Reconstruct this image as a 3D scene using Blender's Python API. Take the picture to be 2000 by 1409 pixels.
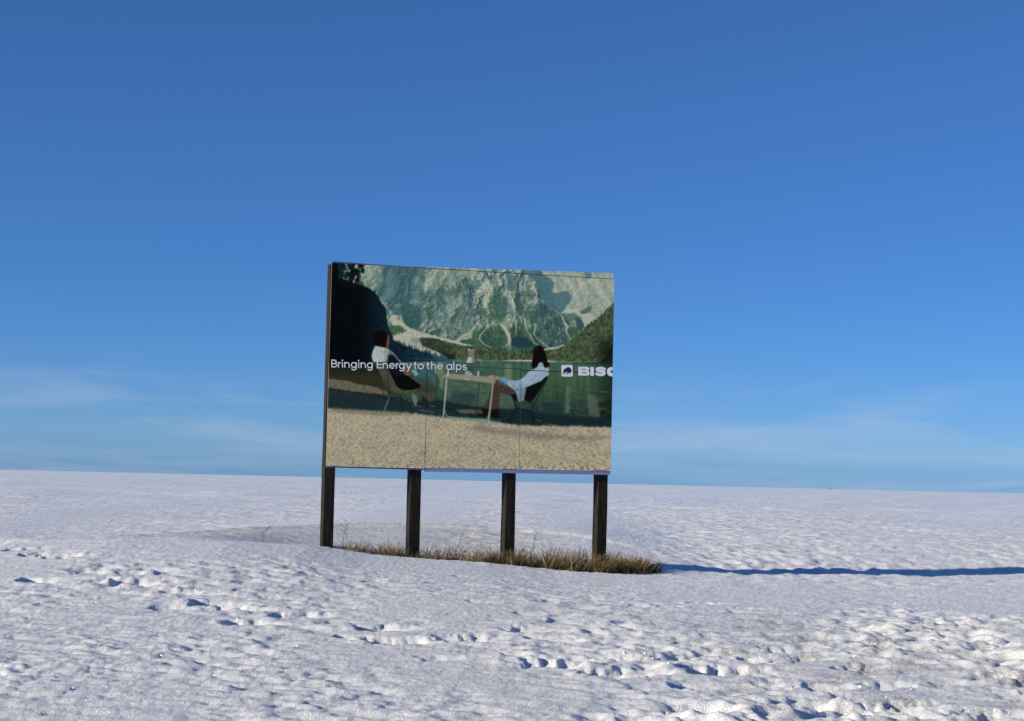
import bpy, bmesh, math, random
import numpy as np
from mathutils import Matrix, Vector

for o in list(bpy.data.objects):
    bpy.data.objects.remove(o, do_unlink=True)
scene = bpy.context.scene
COL = scene.collection
R = math.radians

# ------------------------------------------------------------------ camera
EYE = 1.85
PITCH, ROLL = 0.0534, 0.0232
fwd = Vector((0, math.cos(PITCH), math.sin(PITCH)))
up0 = Vector((0, -math.sin(PITCH), math.cos(PITCH)))
rt0 = Vector((1, 0, 0))
rt = math.cos(ROLL) * rt0 + math.sin(ROLL) * up0
up = -math.sin(ROLL) * rt0 + math.cos(ROLL) * up0
cd = bpy.data.cameras.new('camera')
cam = bpy.data.objects.new('camera', cd)
COL.objects.link(cam)
cd.sensor_width = 36
cd.lens = 54.0
cd.clip_start = 0.1
cd.clip_end = 6000
cam.matrix_world = Matrix(((rt.x, up.x, -fwd.x, 0), (rt.y, up.y, -fwd.y, 0), (rt.z, up.z, -fwd.z, EYE), (0, 0, 0, 1)))
scene.camera = cam

# ------------------------------------------------------------------ sky and sun
SUN_EL = 17.5
SUN_AZ = 24.4        # degrees towards the viewer from due left
SUN_STRENGTH = 5.0
SKY_STRENGTH = 0.108
world = bpy.data.worlds.new('World')
scene.world = world
world.use_nodes = True
nt = world.node_tree
nt.nodes.clear()
N = nt.nodes.new
Lk = nt.links.new
out = N('ShaderNodeOutputWorld')
bg = N('ShaderNodeBackground')
bg.inputs['Strength'].default_value = SKY_STRENGTH
sky = N('ShaderNodeTexSky')
sky.sky_type = 'NISHITA'
sky.sun_disc = False
sky.sun_elevation = R(SUN_EL)
sky.sun_rotation = R(-90 - SUN_AZ)
sky.altitude = 4000
sky.air_density = 1.0
sky.dust_density = 0.0
sky.ozone_density = 9.0
# thin cirrus: streaky noise on the view direction, only low above the horizon
tc = N('ShaderNodeTexCoord')
mp = N('ShaderNodeMapping')
mp.inputs['Scale'].default_value = (3.2, 3.2, 26.0)
mp.inputs['Location'].default_value = (2.73, 5.2, -7.31)
nz = N('ShaderNodeTexNoise')
nz.inputs['Scale'].default_value = 1.7
nz.inputs['Detail'].default_value = 6
nz.inputs['Roughness'].default_value = 0.55
nz.inputs['Distortion'].default_value = 0.6
rmp = N('ShaderNodeMapRange')
rmp.inputs['From Min'].default_value = 0.48
rmp.inputs['From Max'].default_value = 0.75
sep = N('ShaderNodeSeparateXYZ')
band = N('ShaderNodeMapRange')
band.interpolation_type = 'SMOOTHSTEP'
band.inputs['From Min'].default_value = 0.056
band.inputs['From Max'].default_value = 0.02
mul = N('ShaderNodeMath')
mul.operation = 'MULTIPLY'
mul2 = N('ShaderNodeMath')
mul2.operation = 'MULTIPLY'
mul2.inputs[1].default_value = 0.29
mix = N('ShaderNodeMixRGB')
mix.inputs['Color2'].default_value = (4.2, 4.35, 5.2, 1)
hsv = N('ShaderNodeHueSaturation')
hsv.inputs['Saturation'].default_value = 1.0
gam = N('ShaderNodeGamma')
gam.inputs['Gamma'].default_value = 0.72
Lk(tc.outputs['Generated'], mp.inputs['Vector'])
Lk(mp.outputs['Vector'], nz.inputs['Vector'])
Lk(nz.outputs['Fac'], rmp.inputs['Value'])
Lk(tc.outputs['Generated'], sep.inputs['Vector'])
Lk(sep.outputs['Z'], band.inputs['Value'])
Lk(rmp.outputs['Result'], mul.inputs[0])
Lk(band.outputs['Result'], mul.inputs[1])
Lk(mul.outputs[0], mul2.inputs[0])
Lk(sky.outputs['Color'], hsv.inputs['Color'])
Lk(hsv.outputs['Color'], gam.inputs['Color'])
tnt = N('ShaderNodeMixRGB')          # white balance of the sky
tnt.blend_type = 'MULTIPLY'
tnt.inputs['Fac'].default_value = 1.0
tnt.inputs['Color2'].default_value = (0.75, 0.985, 1.25, 1)
Lk(gam.outputs['Color'], tnt.inputs['Color1'])
Lk(tnt.outputs['Color'], mix.inputs['Color1'])
Lk(mul2.outputs[0], mix.inputs['Fac'])
Lk(mix.outputs['Color'], bg.inputs['Color'])
Lk(bg.outputs['Background'], out.inputs['Surface'])

sd = bpy.data.lights.new('sun', 'SUN')
sd.energy = SUN_STRENGTH
sd.angle = R(0.5)
sd.color = (1.0, 0.915, 0.745)
sun = bpy.data.objects.new('sun', sd)
COL.objects.link(sun)
to_sun = Vector((-math.cos(R(SUN_EL)) * math.cos(R(SUN_AZ)), -math.cos(R(SUN_EL)) * math.sin(R(SUN_AZ)), math.sin(R(SUN_EL))))
sun.rotation_euler = to_sun.to_track_quat('Z', 'Y').to_euler()
sun.location = to_sun * 40

vs = scene.view_settings
scene.display_settings.display_device = 'sRGB'
vs.view_transform = 'Standard'
vs.look = 'None'
vs.exposure = 0.4
vs.gamma = 1.0
vs.use_curve_mapping = False

# ------------------------------------------------------------------ helpers
rng = np.random.default_rng(7)
random.seed(7)


def hash2(ix, iy, seed):
    h = (ix.astype(np.int64) * 374761393 + iy.astype(np.int64) * 668265263 + seed * 974634777) & 0xFFFFFFFF
    h = ((h ^ (h >> 13)) * 1274126177) & 0xFFFFFFFF
    h = ((h ^ (h >> 15)) * 2246822519) & 0xFFFFFFFF
    return (h ^ (h >> 16)).astype(np.float64) / 4294967296.0


def noise(x, y, seed=0):
    """2D gradient noise, about -0.8..0.8"""
    x0 = np.floor(x); y0 = np.floor(y)
    fx = x - x0; fy = y - y0
    u = fx * fx * fx * (fx * (fx * 6 - 15) + 10)
    v = fy * fy * fy * (fy * (fy * 6 - 15) + 10)
    res = 0
    for dx in (0, 1):
        for dy in (0, 1):
            a = hash2(x0 + dx, y0 + dy, seed) * (2 * np.pi)
            g = np.cos(a) * (fx - dx) + np.sin(a) * (fy - dy)
            res = res + g * (u if dx else 1 - u) * (v if dy else 1 - v)
    return res * 1.4


def fbm(x, y, seed=0, octv=4, gain=0.5, lac=2.03):
    s = 0; a = 1.0; t = 0
    for i in range(octv):
        s = s + a * noise(x, y, seed + i * 17)
        t += a
        a *= gain; x = x * lac + 3.7; y = y * lac + 1.3
    return s / t


def sstep(a, b, x):
    t = np.clip((x - a) / (b - a), 0, 1)
    return t * t * (3 - 2 * t)


def mat(name):
    m = bpy.data.materials.new(name)
    m.use_nodes = True
    return m, m.node_tree, m.node_tree.nodes['Principled BSDF']


def tag(o, label=None, cat=None, kind=None, group=None):
    if label: o['label'] = label
    if cat: o['category'] = cat
    if kind: o['kind'] = kind
    if group: o['group'] = group
    return o


def link(name, me, m=None, parent=None):
    o = bpy.data.objects.new(name, me)
    COL.objects.link(o)
    if m is not None and me is not None:
        for k in (m if isinstance(m, (list, tuple)) else [m]):
            me.materials.append(k)
    if parent is not None:
        o.parent = parent
    return o


def grid_mesh(name, V, nr, nc, smooth=True, flip=False):
    """mesh from an nr x nc grid of vertices V (nr*nc,3)"""
    idx = np.arange(nr * nc).reshape(nr, nc)
    a = idx[:-1, :-1].ravel(); b = idx[:-1, 1:].ravel(); c = idx[1:, 1:].ravel(); d = idx[1:, :-1].ravel()
    q = np.stack([a, d, c, b] if flip else [a, b, c, d], -1).ravel()
    n = len(a)
    me = bpy.data.meshes.new(name)
    me.vertices.add(nr * nc)
    me.vertices.foreach_set('co', V.astype(np.float32).ravel())
    me.loops.add(n * 4)
    me.loops.foreach_set('vertex_index', q.astype(np.int32))
    me.polygons.add(n)
    me.polygons.foreach_set('loop_start', (np.arange(n) * 4).astype(np.int32))
    me.polygons.foreach_set('use_smooth', np.full(n, smooth))
    me.update(calc_edges=True)
    return me


# ------------------------------------------------------------------ materials
def snow_material():
    m, t, b = mat('snow')
    n, l = t.nodes.new, t.links.new
    geo = n('ShaderNodeNewGeometry')
    at = n('ShaderNodeAttribute'); at.attribute_name = 'dirt'
    so = n('ShaderNodeAttribute'); so.attribute_name = 'soil'
    n1 = n('ShaderNodeTexNoise'); n1.inputs['Scale'].default_value = 55; n1.inputs['Detail'].default_value = 4
    n2 = n('ShaderNodeTexNoise'); n2.inputs['Scale'].default_value = 150; n2.inputs['Detail'].default_value = 2
    n3 = n('ShaderNodeTexNoise'); n3.inputs['Scale'].default_value = 9; n3.inputs['Detail'].default_value = 5
    for k in (n1, n2, n3):
        l(geo.outputs['Position'], k.inputs['Vector'])
    # dirt speckle
    r = n('ShaderNodeMapRange'); r.inputs['From Min'].default_value = 0.36; r.inputs['From Max'].default_value = 0.60
    l(n1.outputs['Fac'], r.inputs['Value'])
    mm = n('ShaderNodeMath'); mm.operation = 'MULTIPLY'; mm.use_clamp = True
    l(r.outputs['Result'], mm.inputs[0]); l(at.outputs['Fac'], mm.inputs[1])
    mc = n('ShaderNodeMixRGB')
    mc.inputs['Color1'].default_value = (0.85, 0.85, 0.855, 1)
    mc.inputs['Color2'].default_value = (0.33, 0.30, 0.25, 1)
    l(mm.outputs[0], mc.inputs['Fac'])
    ms = n('ShaderNodeMixRGB')
    ms.inputs['Color2'].default_value = (0.045, 0.032, 0.018, 1)
    l(so.outputs['Fac'], ms.inputs['Fac']); l(mc.outputs['Color'], ms.inputs['Color1'])
    l(ms.outputs['Color'], b.inputs['Base Color'])
    b.inputs['Roughness'].default_value = 0.55
    b.inputs['Specular IOR Level'].default_value = 0.25
    vz = n('ShaderNodeTexVoronoi'); vz.inputs['Scale'].default_value = 140
    l(geo.outputs['Position'], vz.inputs['Vector'])
    sb = n('ShaderNodeVectorMath'); sb.operation = 'SUBTRACT'; sb.inputs[1].default_value = (.5, .5, .5)
    sc = n('ShaderNodeVectorMath'); sc.operation = 'SCALE'; sc.inputs['Scale'].default_value = 2.2
    ad = n('ShaderNodeVectorMath'); ad.operation = 'ADD'
    nn = n('ShaderNodeVectorMath'); nn.operation = 'NORMALIZE'
    l(vz.outputs['Color'], sb.inputs[0]); l(sb.outputs[0], sc.inputs[0]); l(sc.outputs[0], ad.inputs[0])
    l(geo.outputs['Normal'], ad.inputs[1]); l(ad.outputs[0], nn.inputs[0]); l(nn.outputs[0], b.inputs['Coat Normal'])
    b.inputs['Coat Weight'].default_value = 0.35
    b.inputs['Coat Roughness'].default_value = 0.14
    b.inputs['Coat IOR'].default_value = 1.31
    b1 = n('ShaderNodeBump'); b1.inputs['Strength'].default_value = 0.45; b1.inputs['Distance'].default_value = 0.02
    b2 = n('ShaderNodeBump'); b2.inputs['Strength'].default_value = 1.0; b2.inputs['Distance'].default_value = 0.012
    l(n1.outputs['Fac'], b1.inputs['Height'])
    l(n2.outputs['Fac'], b2.inputs['Height'])
    l(b1.outputs['Normal'], b2.inputs['Normal'])
    l(b2.outputs['Normal'], b.inputs['Normal'])
    return m


def wood_material():
    m, t, b = mat('dark_weathered_timber')
    n, l = t.nodes.new, t.links.new
    tc = n('ShaderNodeTexCoord')
    mp = n('ShaderNodeMapping'); mp.inputs['Scale'].default_value = (60, 60, 2.2)
    n1 = n('ShaderNodeTexNoise'); n1.inputs['Scale'].default_value = 1.0; n1.inputs['Detail'].default_value = 6
    n2 = n('ShaderNodeTexNoise'); n2.inputs['Scale'].default_value = 5.0; n2.inputs['Detail'].default_value = 3
    l(tc.outputs['Object'], mp.inputs['Vector']); l(mp.outputs['Vector'], n1.inputs['Vector'])
    l(tc.outputs['Object'], n2.inputs['Vector'])
    cr = n('ShaderNodeValToRGB')
    cr.color_ramp.elements[0].position = 0.32; cr.color_ramp.elements[0].color = (0.008, 0.006, 0.005, 1)
    cr.color_ramp.elements[1].position = 0.68; cr.color_ramp.elements[1].color = (0.046, 0.038, 0.030, 1)
    l(n1.outputs['Fac'], cr.inputs['Fac'])
    mx = n('ShaderNodeMixRGB'); mx.blend_type = 'MULTIPLY'; mx.inputs['Fac'].default_value = 0.6
    l(cr.outputs['Color'], mx.inputs['Color1']); l(n2.outputs['Fac'], mx.inputs['Color2'])
    l(mx.outputs['Color'], b.inputs['Base Color'])
    b.inputs['Roughness'].default_value = 0.85
    b.inputs['Specular IOR Level'].default_value = 0.15
    bp = n('ShaderNodeBump'); bp.inputs['Strength'].default_value = 0.6; bp.inputs['Distance'].default_value = 0.004
    l(n1.outputs['Fac'], bp.inputs['Height']); l(bp.outputs['Normal'], b.inputs['Normal'])
    return m


def plain_material(name, col, rough=0.6, var=0.12, scale=6, spec=0.3):
    m, t, b = mat(name)
    n, l = t.nodes.new, t.links.new
    tc = n('ShaderNodeTexCoord')
    nz = n('ShaderNodeTexNoise'); nz.inputs['Scale'].default_value = scale; nz.inputs['Detail'].default_value = 4
    l(tc.outputs['Object'], nz.inputs['Vector'])
    mx = n('ShaderNodeMixRGB')
    mx.inputs['Color1'].default_value = tuple(c * (1 - var) for c in col) + (1,)
    mx.inputs['Color2'].default_value = tuple(min(0.95, c * (1 + var)) for c in col) + (1,)
    l(nz.outputs['Fac'], mx.inputs['Fac']); l(mx.outputs['Color'], b.inputs['Base Color'])
    b.inputs['Roughness'].default_value = rough
    b.inputs['Specular IOR Level'].default_value = spec
    return m


def attr_material(name, attr, rough=0.5, spec=0.2, trans=False):
    m, t, b = mat(name)
    n, l = t.nodes.new, t.links.new
    at = n('ShaderNodeAttribute'); at.attribute_name = attr
    l(at.outputs['Color'], b.inputs['Base Color'])
    b.inputs['Roughness'].default_value = rough
    b.inputs['Specular IOR Level'].default_value = spec
    return m


M_SNOW = snow_material()
M_WOOD = wood_material()
M_PRINT = attr_material('printed_vinyl', 'print_colour', 0.8, 0.03)
M_EDGE = plain_material('panel_edge', (0.20, 0.175, 0.14), 0.6)
M_BACK = plain_material('dark_backing', (0.10, 0.10, 0.095), 0.8)
M_WHITE = plain_material('white_print', (0.93, 0.93, 0.92), 0.6, 0.01)
M_NAVY = plain_material('navy_print', (0.012, 0.02, 0.06), 0.6, 0.02)
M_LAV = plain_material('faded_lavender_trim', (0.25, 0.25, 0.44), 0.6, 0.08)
M_LAVD = plain_material('dark_lavender_trim', (0.10, 0.09, 0.17), 0.6, 0.08)
M_RAIL = plain_material('grey_rail_timber', (0.12, 0.10, 0.08), 0.8)
M_GRASS = attr_material('dry_grass_blade', 'blade_colour', 0.7, 0.15)

# ------------------------------------------------------------------ snow field
BX, BY, YAW, BW, BZ, BH = -2.6824, 22.5, 0.3123, 4.4682, 1.4473, 2.9844
bdir = np.array([math.cos(YAW), math.sin(YAW)])
bnor = np.array([math.sin(YAW), -math.cos(YAW)])     # towards the viewer

TRAIL = [(-8.5, 22.3), (-6.59, 20.09), (-5.28, 18.55), (-3.82, 16.74), (-2.83, 15.3), (-1.89, 14.34), (-1.03, 13.75), (-0.39, 13.51), (0.3, 12.38), (0.98, 12.21), (1.75, 12.19), (2.34, 11.51), (2.72, 10.78), (3.3, 10.36), (4.4, 9.2), (5, 7)]
PITS = [(-6.23, 19.79, 1.0), (-5.82, 18.98, 0.8), (-5.43, 18.8, 1.1), (-4.81, 17.62, 0.9), (-5.11, 16.83, 0.9), (-4.08, 16.79, 1.0), (-3.91, 16.95, 0.8), (-3.47, 16.39, 0.9), (-2.96, 15.6, 1.1), (-2.64, 15.38, 1.0), (-3.31, 15.2, 0.8), (-2.04, 15.1, 1.1), (-2.43, 14.35, 0.9), (-1.67, 14.5, 0.7), (-1.17, 14.32, 1.15), (-0.98, 13.48, 1.2), (-1.35, 13.69, 0.8), (-0.38, 13.83, 1.2), (-0.52, 12.47, 0.8), (0.29, 12.41, 1.3), (0.86, 12.02, 1.2), (0.91, 12.96, 0.9), (0.77, 13.02, 0.7), (1.4, 13.07, 0.9), (1.75, 12.33, 1.6), (1.75, 13.32, 0.8), (2.05, 13.05, 1.0), (2.45, 13.71, 0.9), (2.49, 13.16, 0.9), (1.49, 17.23, 0.6), (1.76, 17.29, 0.7), (0.57, 15.41, 0.7), (0.15, 14.5, 0.9), (0.19, 15.93, 0.7), (-0.27, 16.79, 0.7), (-0.82, 18.41, 0.6), (-1.56, 18.17, 0.6), (-0.55, 19.58, 0.5), (2.35, 11.59, 0.9), (2.68, 10.84, 1.3), (2.04, 10.73, 0.9), (3.31, 10.6, 1.2), (2.84, 10.57, 0.8), (2.89, 12.62, 0.9), (3.53, 13.97, 0.9), (3.42, 14.16, 0.9), (4.73, 15.84, 0.8), (3.19, 15.76, 0.7), (2.57, 16.83, 0.7), (2.33, 17.99, 0.9), (2.77, 17.41, 0.8), (3.92, 17.66, 0.6), (-0.02, 15.12, 0.6), (0.34, 14.0, 0.7), (2.91, 11.84, 0.9), (2.23, 10.31, 0.8), (3.4, 11.92, 0.7), (1.99, 11.71, 0.8), (1.38, 11.49, 0.7), (1.05, 11.21, 0.6), (-2.06, 15.6, 0.6), (-1.63, 15.93, 0.6)]


def trail_dist(x, y):
    d = np.full(x.shape, 1e9)
    for (ax, ay), (bx, by) in zip(TRAIL[:-1], TRAIL[1:]):
        vx, vy = bx - ax, by - ay
        t = np.clip(((x - ax) * vx + (y - ay) * vy) / (vx * vx + vy * vy), 0, 1)
        d = np.minimum(d, np.hypot(x - ax - t * vx, y - ay - t * vy))
    return d


def base_height(x, y):
    """large shape of the snow: foreground slab with a lip in front of the sign, melted hollow, field falling away behind"""
    zc = np.interp(x, [-16, -9, -7, -5.2, -3.7, -2.7, -1.9, -1.45, -0.85, -0.3, 0.66, 2.0, 5, 7.4, 14],
                   [0.10, 0.22, 0.30, 0.42, 0.43, 0.36, 0.25, 0.215, 0.18, 0.14, 0.05, 0.005, -0.02, 0.0, 0.05])
    yc = np.interp(x, [-12, -4, -2.7, -1.5, 0, 2, 4, 9], [20.8, 20.9, 21.3, 21.55, 21.9, 22.2, 22.3, 22.4])
    w = sstep(13.5, 20.5, y)
    zf = zc * w + 0.10 * (1 - w)
    # behind the lip
    back = np.interp(y, [20, 24, 27, 29.5, 31, 40, 60, 120, 900, 3000],
                     [-0.05, -0.02, 0.12, 0.21, 0.22, 0.06, -0.42, -1.9, -21.0, -74.0])
    hollow = np.exp(-((x + 0.4) / 2.9) ** 4) * np.exp(-((y - 23.6 - 0.25 * (x + 0.4)) / 1.5) ** 4)
    back = back - 0.03 * hollow
    near = sstep(3.6, 1.6, y - yc)           # just behind the lip the ground lies a hand below it
    near = near * (1 - sstep(1.6, 3.4, x))
    back = back * (1 - near) + np.minimum(zc - 0.11, 0.24) * near
    rgt = sstep(1.0, 3.8, x)                 # right of the sign the snow sags before it rises to the field
    flat = np.interp(y, [20, 22.5, 24.2, 28, 32, 40, 60, 120, 900, 3000], [0.0, -0.03, -0.03, 0.0, 0.04, 0.02, -0.45, -1.9, -21.0, -74.0])
    yd = 24.0 + (x - 1.57) * 0.45  # dip follows the sign's shadow line, shaped to lower where the shadow falls
    u = y - yd
    sag = np.interp(x, [1.5, 3, 5, 7.4, 10, 16], [0.03, 0.09, 0.165, 0.235, 0.26, 0.08]) * np.where(u < 0, np.exp(-(u / 2.2) ** 2), np.exp(-(u / 1.7) ** 2))
    back = back * (1 - rgt) + (flat - sag) * rgt
    side = sstep(-3.0, -4.6, x)              # the mound to the left runs on without a hollow
    back = back * (1 - side) + (np.interp(y, [20, 22.5, 25, 31, 40, 60, 120, 900, 3000], [0.4, 0.36, 0.22, 0.14, 0.02, -0.44, -1.9, -21.0, -74.0])) * side
    k = sstep(-0.05, 0.75, y - yc)
    z = zf * (1 - k) + back * k
    # rounded rim of the melt ring behind the sign
    rim = np.hypot((x + 1.2) / 4.6, (y - 24.0) / 5.4)
    z = z + 0.05 * sstep(0.94, 1.0, rim) * np.exp(-((y - 29.5) / 4.0) ** 2) * np.exp(-((x + 1.5) / 4.5) ** 4) * sstep(1.6, 1.02, rim)
    return z


def snow_height(x, y):
    z = base_height(x, y)
    sp = np.maximum(0.0028 * np.maximum(y, 6), 0.02)          # sample spacing there
    td = trail_dist(x, y)
    wob = fbm(x / 1.4, y / 1.4, 91, 3)
    rough = np.exp(-((td + 0.25 * wob) / 0.55) ** 2)
    lr = sstep(-0.3, 1.8, x + 0.8 * wob) * sstep(18.6, 17.0, y + 0.8 * wob) * sstep(8, 9.5, y)
    rough = np.maximum(rough, 0.85 * lr)
    br = np.exp(-((x - 3.6) / 2.6) ** 2) * np.exp(-((y - 26.5) / 2.2) ** 2)      # lumpy snow right of the sign
    rough = np.maximum(rough, 0.7 * br)
    smooth_lip = np.exp(-((y - 20.6) / 1.3) ** 2) * 0.45
    amp = (0.78 + 0.62 * rough) * (1 - smooth_lip)
    amp = amp * np.interp(y, [8, 13, 17, 26, 35, 80, 300], [1.2, 1.05, 0.75, 0.85, 1.05, 2.1, 4.5])

    def oc(wl, a, s, aspect=1.0):
        f = np.clip(1.6 - 2.2 * sp / wl, 0, 1)
        return a * f * noise(x / (wl * aspect), y / wl, s)
    wx = 0.10 * noise(x / 0.5, y / 0.5, 31)
    patch = 0.20 + 1.15 * sstep(-0.35, 0.45, fbm(x / 3.0, y / np.maximum(5.0, 0.22 * y), 33, 4))
    amp = amp * patch
    d = 0
    d = d + 0.05 * noise(x / 6, y / 6, 1) * sstep(5, 8, y)
    d = d + oc(1.9, 0.020, 2, 1.2) * amp
    d = d + oc(0.8, 0.016, 3, 1.3) * amp
    # sun cups: rounded lumps with sharp hollows
    n1 = noise((x + wx) / 0.62, (y - wx) / 0.34, 4)
    n2 = noise((x - wx) / 0.30, (y + wx) / 0.17, 5)
    n3 = noise((x + wx) / 0.13, y / 0.10, 6)
    f1 = np.clip(1.6 - 2.2 * sp / 0.45, 0, 1); f2 = np.clip(1.6 - 2.2 * sp / 0.24, 0, 1); f3 = np.clip(1.6 - 2.2 * sp / 0.12, 0, 1)
    d = d + amp * (0.026 * f1 * n1 + 0.034 * f2 * n2 + 0.017 * f2 * noise(x / 0.22, y / 0.22, 15) - 0.06 * f1 * np.maximum(0, n1 + n2 - 0.35) ** 1.5 + 0.016 * f3 * n3 + 0.008 * f3 * noise(x / 0.09, y / 0.09, 17))
    d = d + amp * rough * (0.022 * f1 * (0.3 - np.abs(noise(x / 0.6, y / 0.5, 16))) * -1 + 0.016 * f1 * noise(x / 0.42, y / 0.42, 8) + 0.013 * f2 * noise(x / 0.2, y / 0.2, 9) + 0.008 * f3 * noise(x / 0.1, y / 0.1, 11))
    d = d + 0.0062 * noise(x / 0.055, y / 0.055, 10) * np.clip(1.6 - 2.2 * sp / 0.055, 0, 1)
    # wind ridges beyond the sign
    d = d + amp * sstep(18, 26, y) * (0.020 * noise(x / 1.5, y / 0.42, 18) * np.clip(1.6 - 2.2 * sp / 0.42, 0, 1) + 0.006 * noise(x / 3.2, y / 1.0, 19))
    # far field: long low drifts
    far = sstep(28, 60, y)
    d = d + far * (0.05 * noise(x / 3.0, y / 2.2, 12) + 0.10 * noise(x / 9, y / 6, 13) + 0.25 * noise(x / 40, y / 25, 14) * sstep(60, 150, y))
    z = z + d
    grain = hash2(np.round(x * 4000), np.round(y * 4000), 77) - 0.5          # coarse ice grains
    z = z + grain * 0.00070 * np.clip(y, 7, 15)
    # foot pits
    for (px, py, s) in PITS:
        r0 = 0.165 * s + 0.03
        sel = (np.abs(x - px) < 3.6 * r0) & (np.abs(y - py) < 3.2 * r0)
        if not sel.any():
            continue
        xx = x[sel] - px; yy = y[sel] - py
        j = hash2(np.array([px * 100.0]), np.array([py * 100.0]), 5)[0]
        ang = R(25) + (j - 0.5) * 0.9
        ca, sa = math.cos(ang), math.sin(ang)
        wn = noise(x[sel] / 0.12, y[sel] / 0.12, 41) + 0.5 * noise(x[sel] / 0.05, y[sel] / 0.05, 43)
        p = (xx * ca + yy * sa) / r0 + 0.35 * wn
        t = np.abs(-xx * sa + yy * ca) / (r0 * (0.75 + 0.4 * j)) + 0.30 * wn
        dep = 0.098 * min(s, 1.35) * min(1.0, max(0.35, (s - 0.5) * 2.4))
        side = 1 - sstep(0.45, 1.2, t)
        hole = sstep(-1.2, -0.7, p) * (1 - sstep(-0.35, 2.3, p))       # steep up-sun edge shaped to cast shade, gentle down-sun ramp to limit brightness
        z[sel] += side * (-dep * hole * (1 + 0.25 * wn) + 0.16 * dep * np.exp(-((p + 1.35) / 0.35) ** 2))
    return z


def build_snow():
    ys = np.concatenate([np.array([-60, -30, -15, -8, -4, -1, 1.5, 3.5, 5.0, 6.0, 6.8]),
                         np.exp(np.linspace(math.log(7.4), math.log(64), 860)),
                         np.exp(np.linspace(math.log(64.6), math.log(3000), 190))])
    core = np.linspace(-1, 1, 900)
    side = 1 + np.cumsum(np.geomspace(0.01, 4.0, 28))
    us = np.concatenate([-side[::-1], core, side])
    half = 3.2 + 0.40 * np.maximum(ys, 2.0)
    X = us[None, :] * half[:, None]
    Y = np.repeat(ys[:, None], len(us), 1)
    x = X.ravel(); y = Y.ravel()
    z = snow_height(x, y)
    me = grid_mesh('snow_field', np.stack([x, y, z], -1), len(ys), len(us))
    # dirt: meltwater grime on the trampled corner, in the ring behind the sign, and specks along the trail
    wob = fbm(x / 0.9, y / 0.7, 51, 4)
    wob2 = fbm(x / 0.25, y / 0.16, 61, 3)
    lr = sstep(0.6, 2.4, x + 1.0 * wob) * sstep(17.8, 16.0, y + 1.2 * wob) * sstep(9.2, 11.0, y + 0.6 * wob)
    ring = np.hypot((x + 1.2) / 4.6, (y - 24.0) / 5.4)
    rg = sstep(1.03, 0.97, ring + 0.01 * wob) * sstep(21.6, 22.6, y) * sstep(2.0, -0.5, x)
    td = trail_dist(x, y)
    tr = np.exp(-((td + 0.2 * wob) / 0.5) ** 2)
    low = sstep(0.15, -0.35, noise(x / 0.62, y / 0.34, 4) + 0.7 * noise(x / 0.30, y / 0.17, 5))
    dirt = 0.80 * lr * (0.10 + 0.90 * low) * (0.25 + 0.75 * sstep(-0.3, 0.35, wob2 + 0.6 * wob)) + rg * (0.45 + 0.4 * sstep(-0.3, 0.5, wob2 + wob)) + 0.5 * np.exp(-((ring - 1.0) / 0.012) ** 2) * sstep(26, 28, y) * sstep(1.0, -0.5, x) + 0.20 * tr * sstep(0.0, 0.5, wob2 + 0.5 * wob) + 0.05
    for (dx, dy, rr) in ((3.53, 13.97, 0.22), (3.42, 14.2, 0.2), (3.05, 12.6, 0.16), (4.1, 12.1, 0.3), (2.9, 15.4, 0.3)):
        dirt = dirt + 0.5 * np.exp(-(((x - dx) / rr) ** 2 + ((y - dy) / (rr * 1.3)) ** 2))
    # bare earth under the grass strip
    s = (x - BX) * bdir[0] + (y - BY) * bdir[1]
    q = (x - BX) * bnor[0] + (y - BY) * bnor[1]
    soil = sstep(0.1, 0.9, s + 0.5 * wob) * sstep(5.6, 4.9, s + 0.6 * wob) * sstep(0.75, 0.5, np.abs(q + 0.05) + 0.55 * wob2 + np.interp(s, [0, 2.5, 4.5], [0.35, 0.2, 0.0]))
    for nm, v in (('dirt', dirt), ('soil', soil)):
        a = me.attributes.new(nm, 'FLOAT', 'POINT')
        a.data.foreach_set('value', np.clip(v, 0, 1).astype(np.float32))
    o = link('snow_field', me, M_SNOW)
    tag(o, 'wide field of old granular snow with footprints under the sign', None, 'structure')
    return o


build_snow()

# ------------------------------------------------------------------ billboard: board frame
board = bpy.data.objects.new('billboard', None)
COL.objects.link(board)
board.location = (BX, BY, 0)
board.rotation_euler = (0, 0, YAW)
board.empty_display_size = 0.3
tag(board, 'large billboard on four dark timber posts showing a lakeside mountain picture', 'billboard')
# board space: x along the board, y away from the viewer, z up; the printed face is the plane y = 0


def box_mesh(name, x0, x1, y0, y1, z0, z1, bevel=0.0, cuts=0, jitter=0.0):
    bm = bmesh.new()
    bmesh.ops.create_cube(bm, size=1)
    for v in bm.verts:
        v.co = Vector((x0 + (v.co.x + .5) * (x1 - x0), y0 + (v.co.y + .5) * (y1 - y0), z0 + (v.co.z + .5) * (z1 - z0)))
    if cuts:
        ed = [e for e in bm.edges if abs((e.verts[0].co - e.verts[1].co).z) > 0.5 * (z1 - z0)]
        bmesh.ops.subdivide_edges(bm, edges=ed, cuts=cuts)
        for v in bm.verts:
            v.co.x += random.uniform(-jitter, jitter)
            v.co.y += random.uniform(-jitter, jitter) * 0.6
    if bevel:
        bmesh.ops.bevel(bm, geom=list(bm.edges), offset=bevel, segments=1, affect='EDGES', clamp_overlap=True)
    me = bpy.data.meshes.new(name)
    bm.to_mesh(me); bm.free()
    return me


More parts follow.
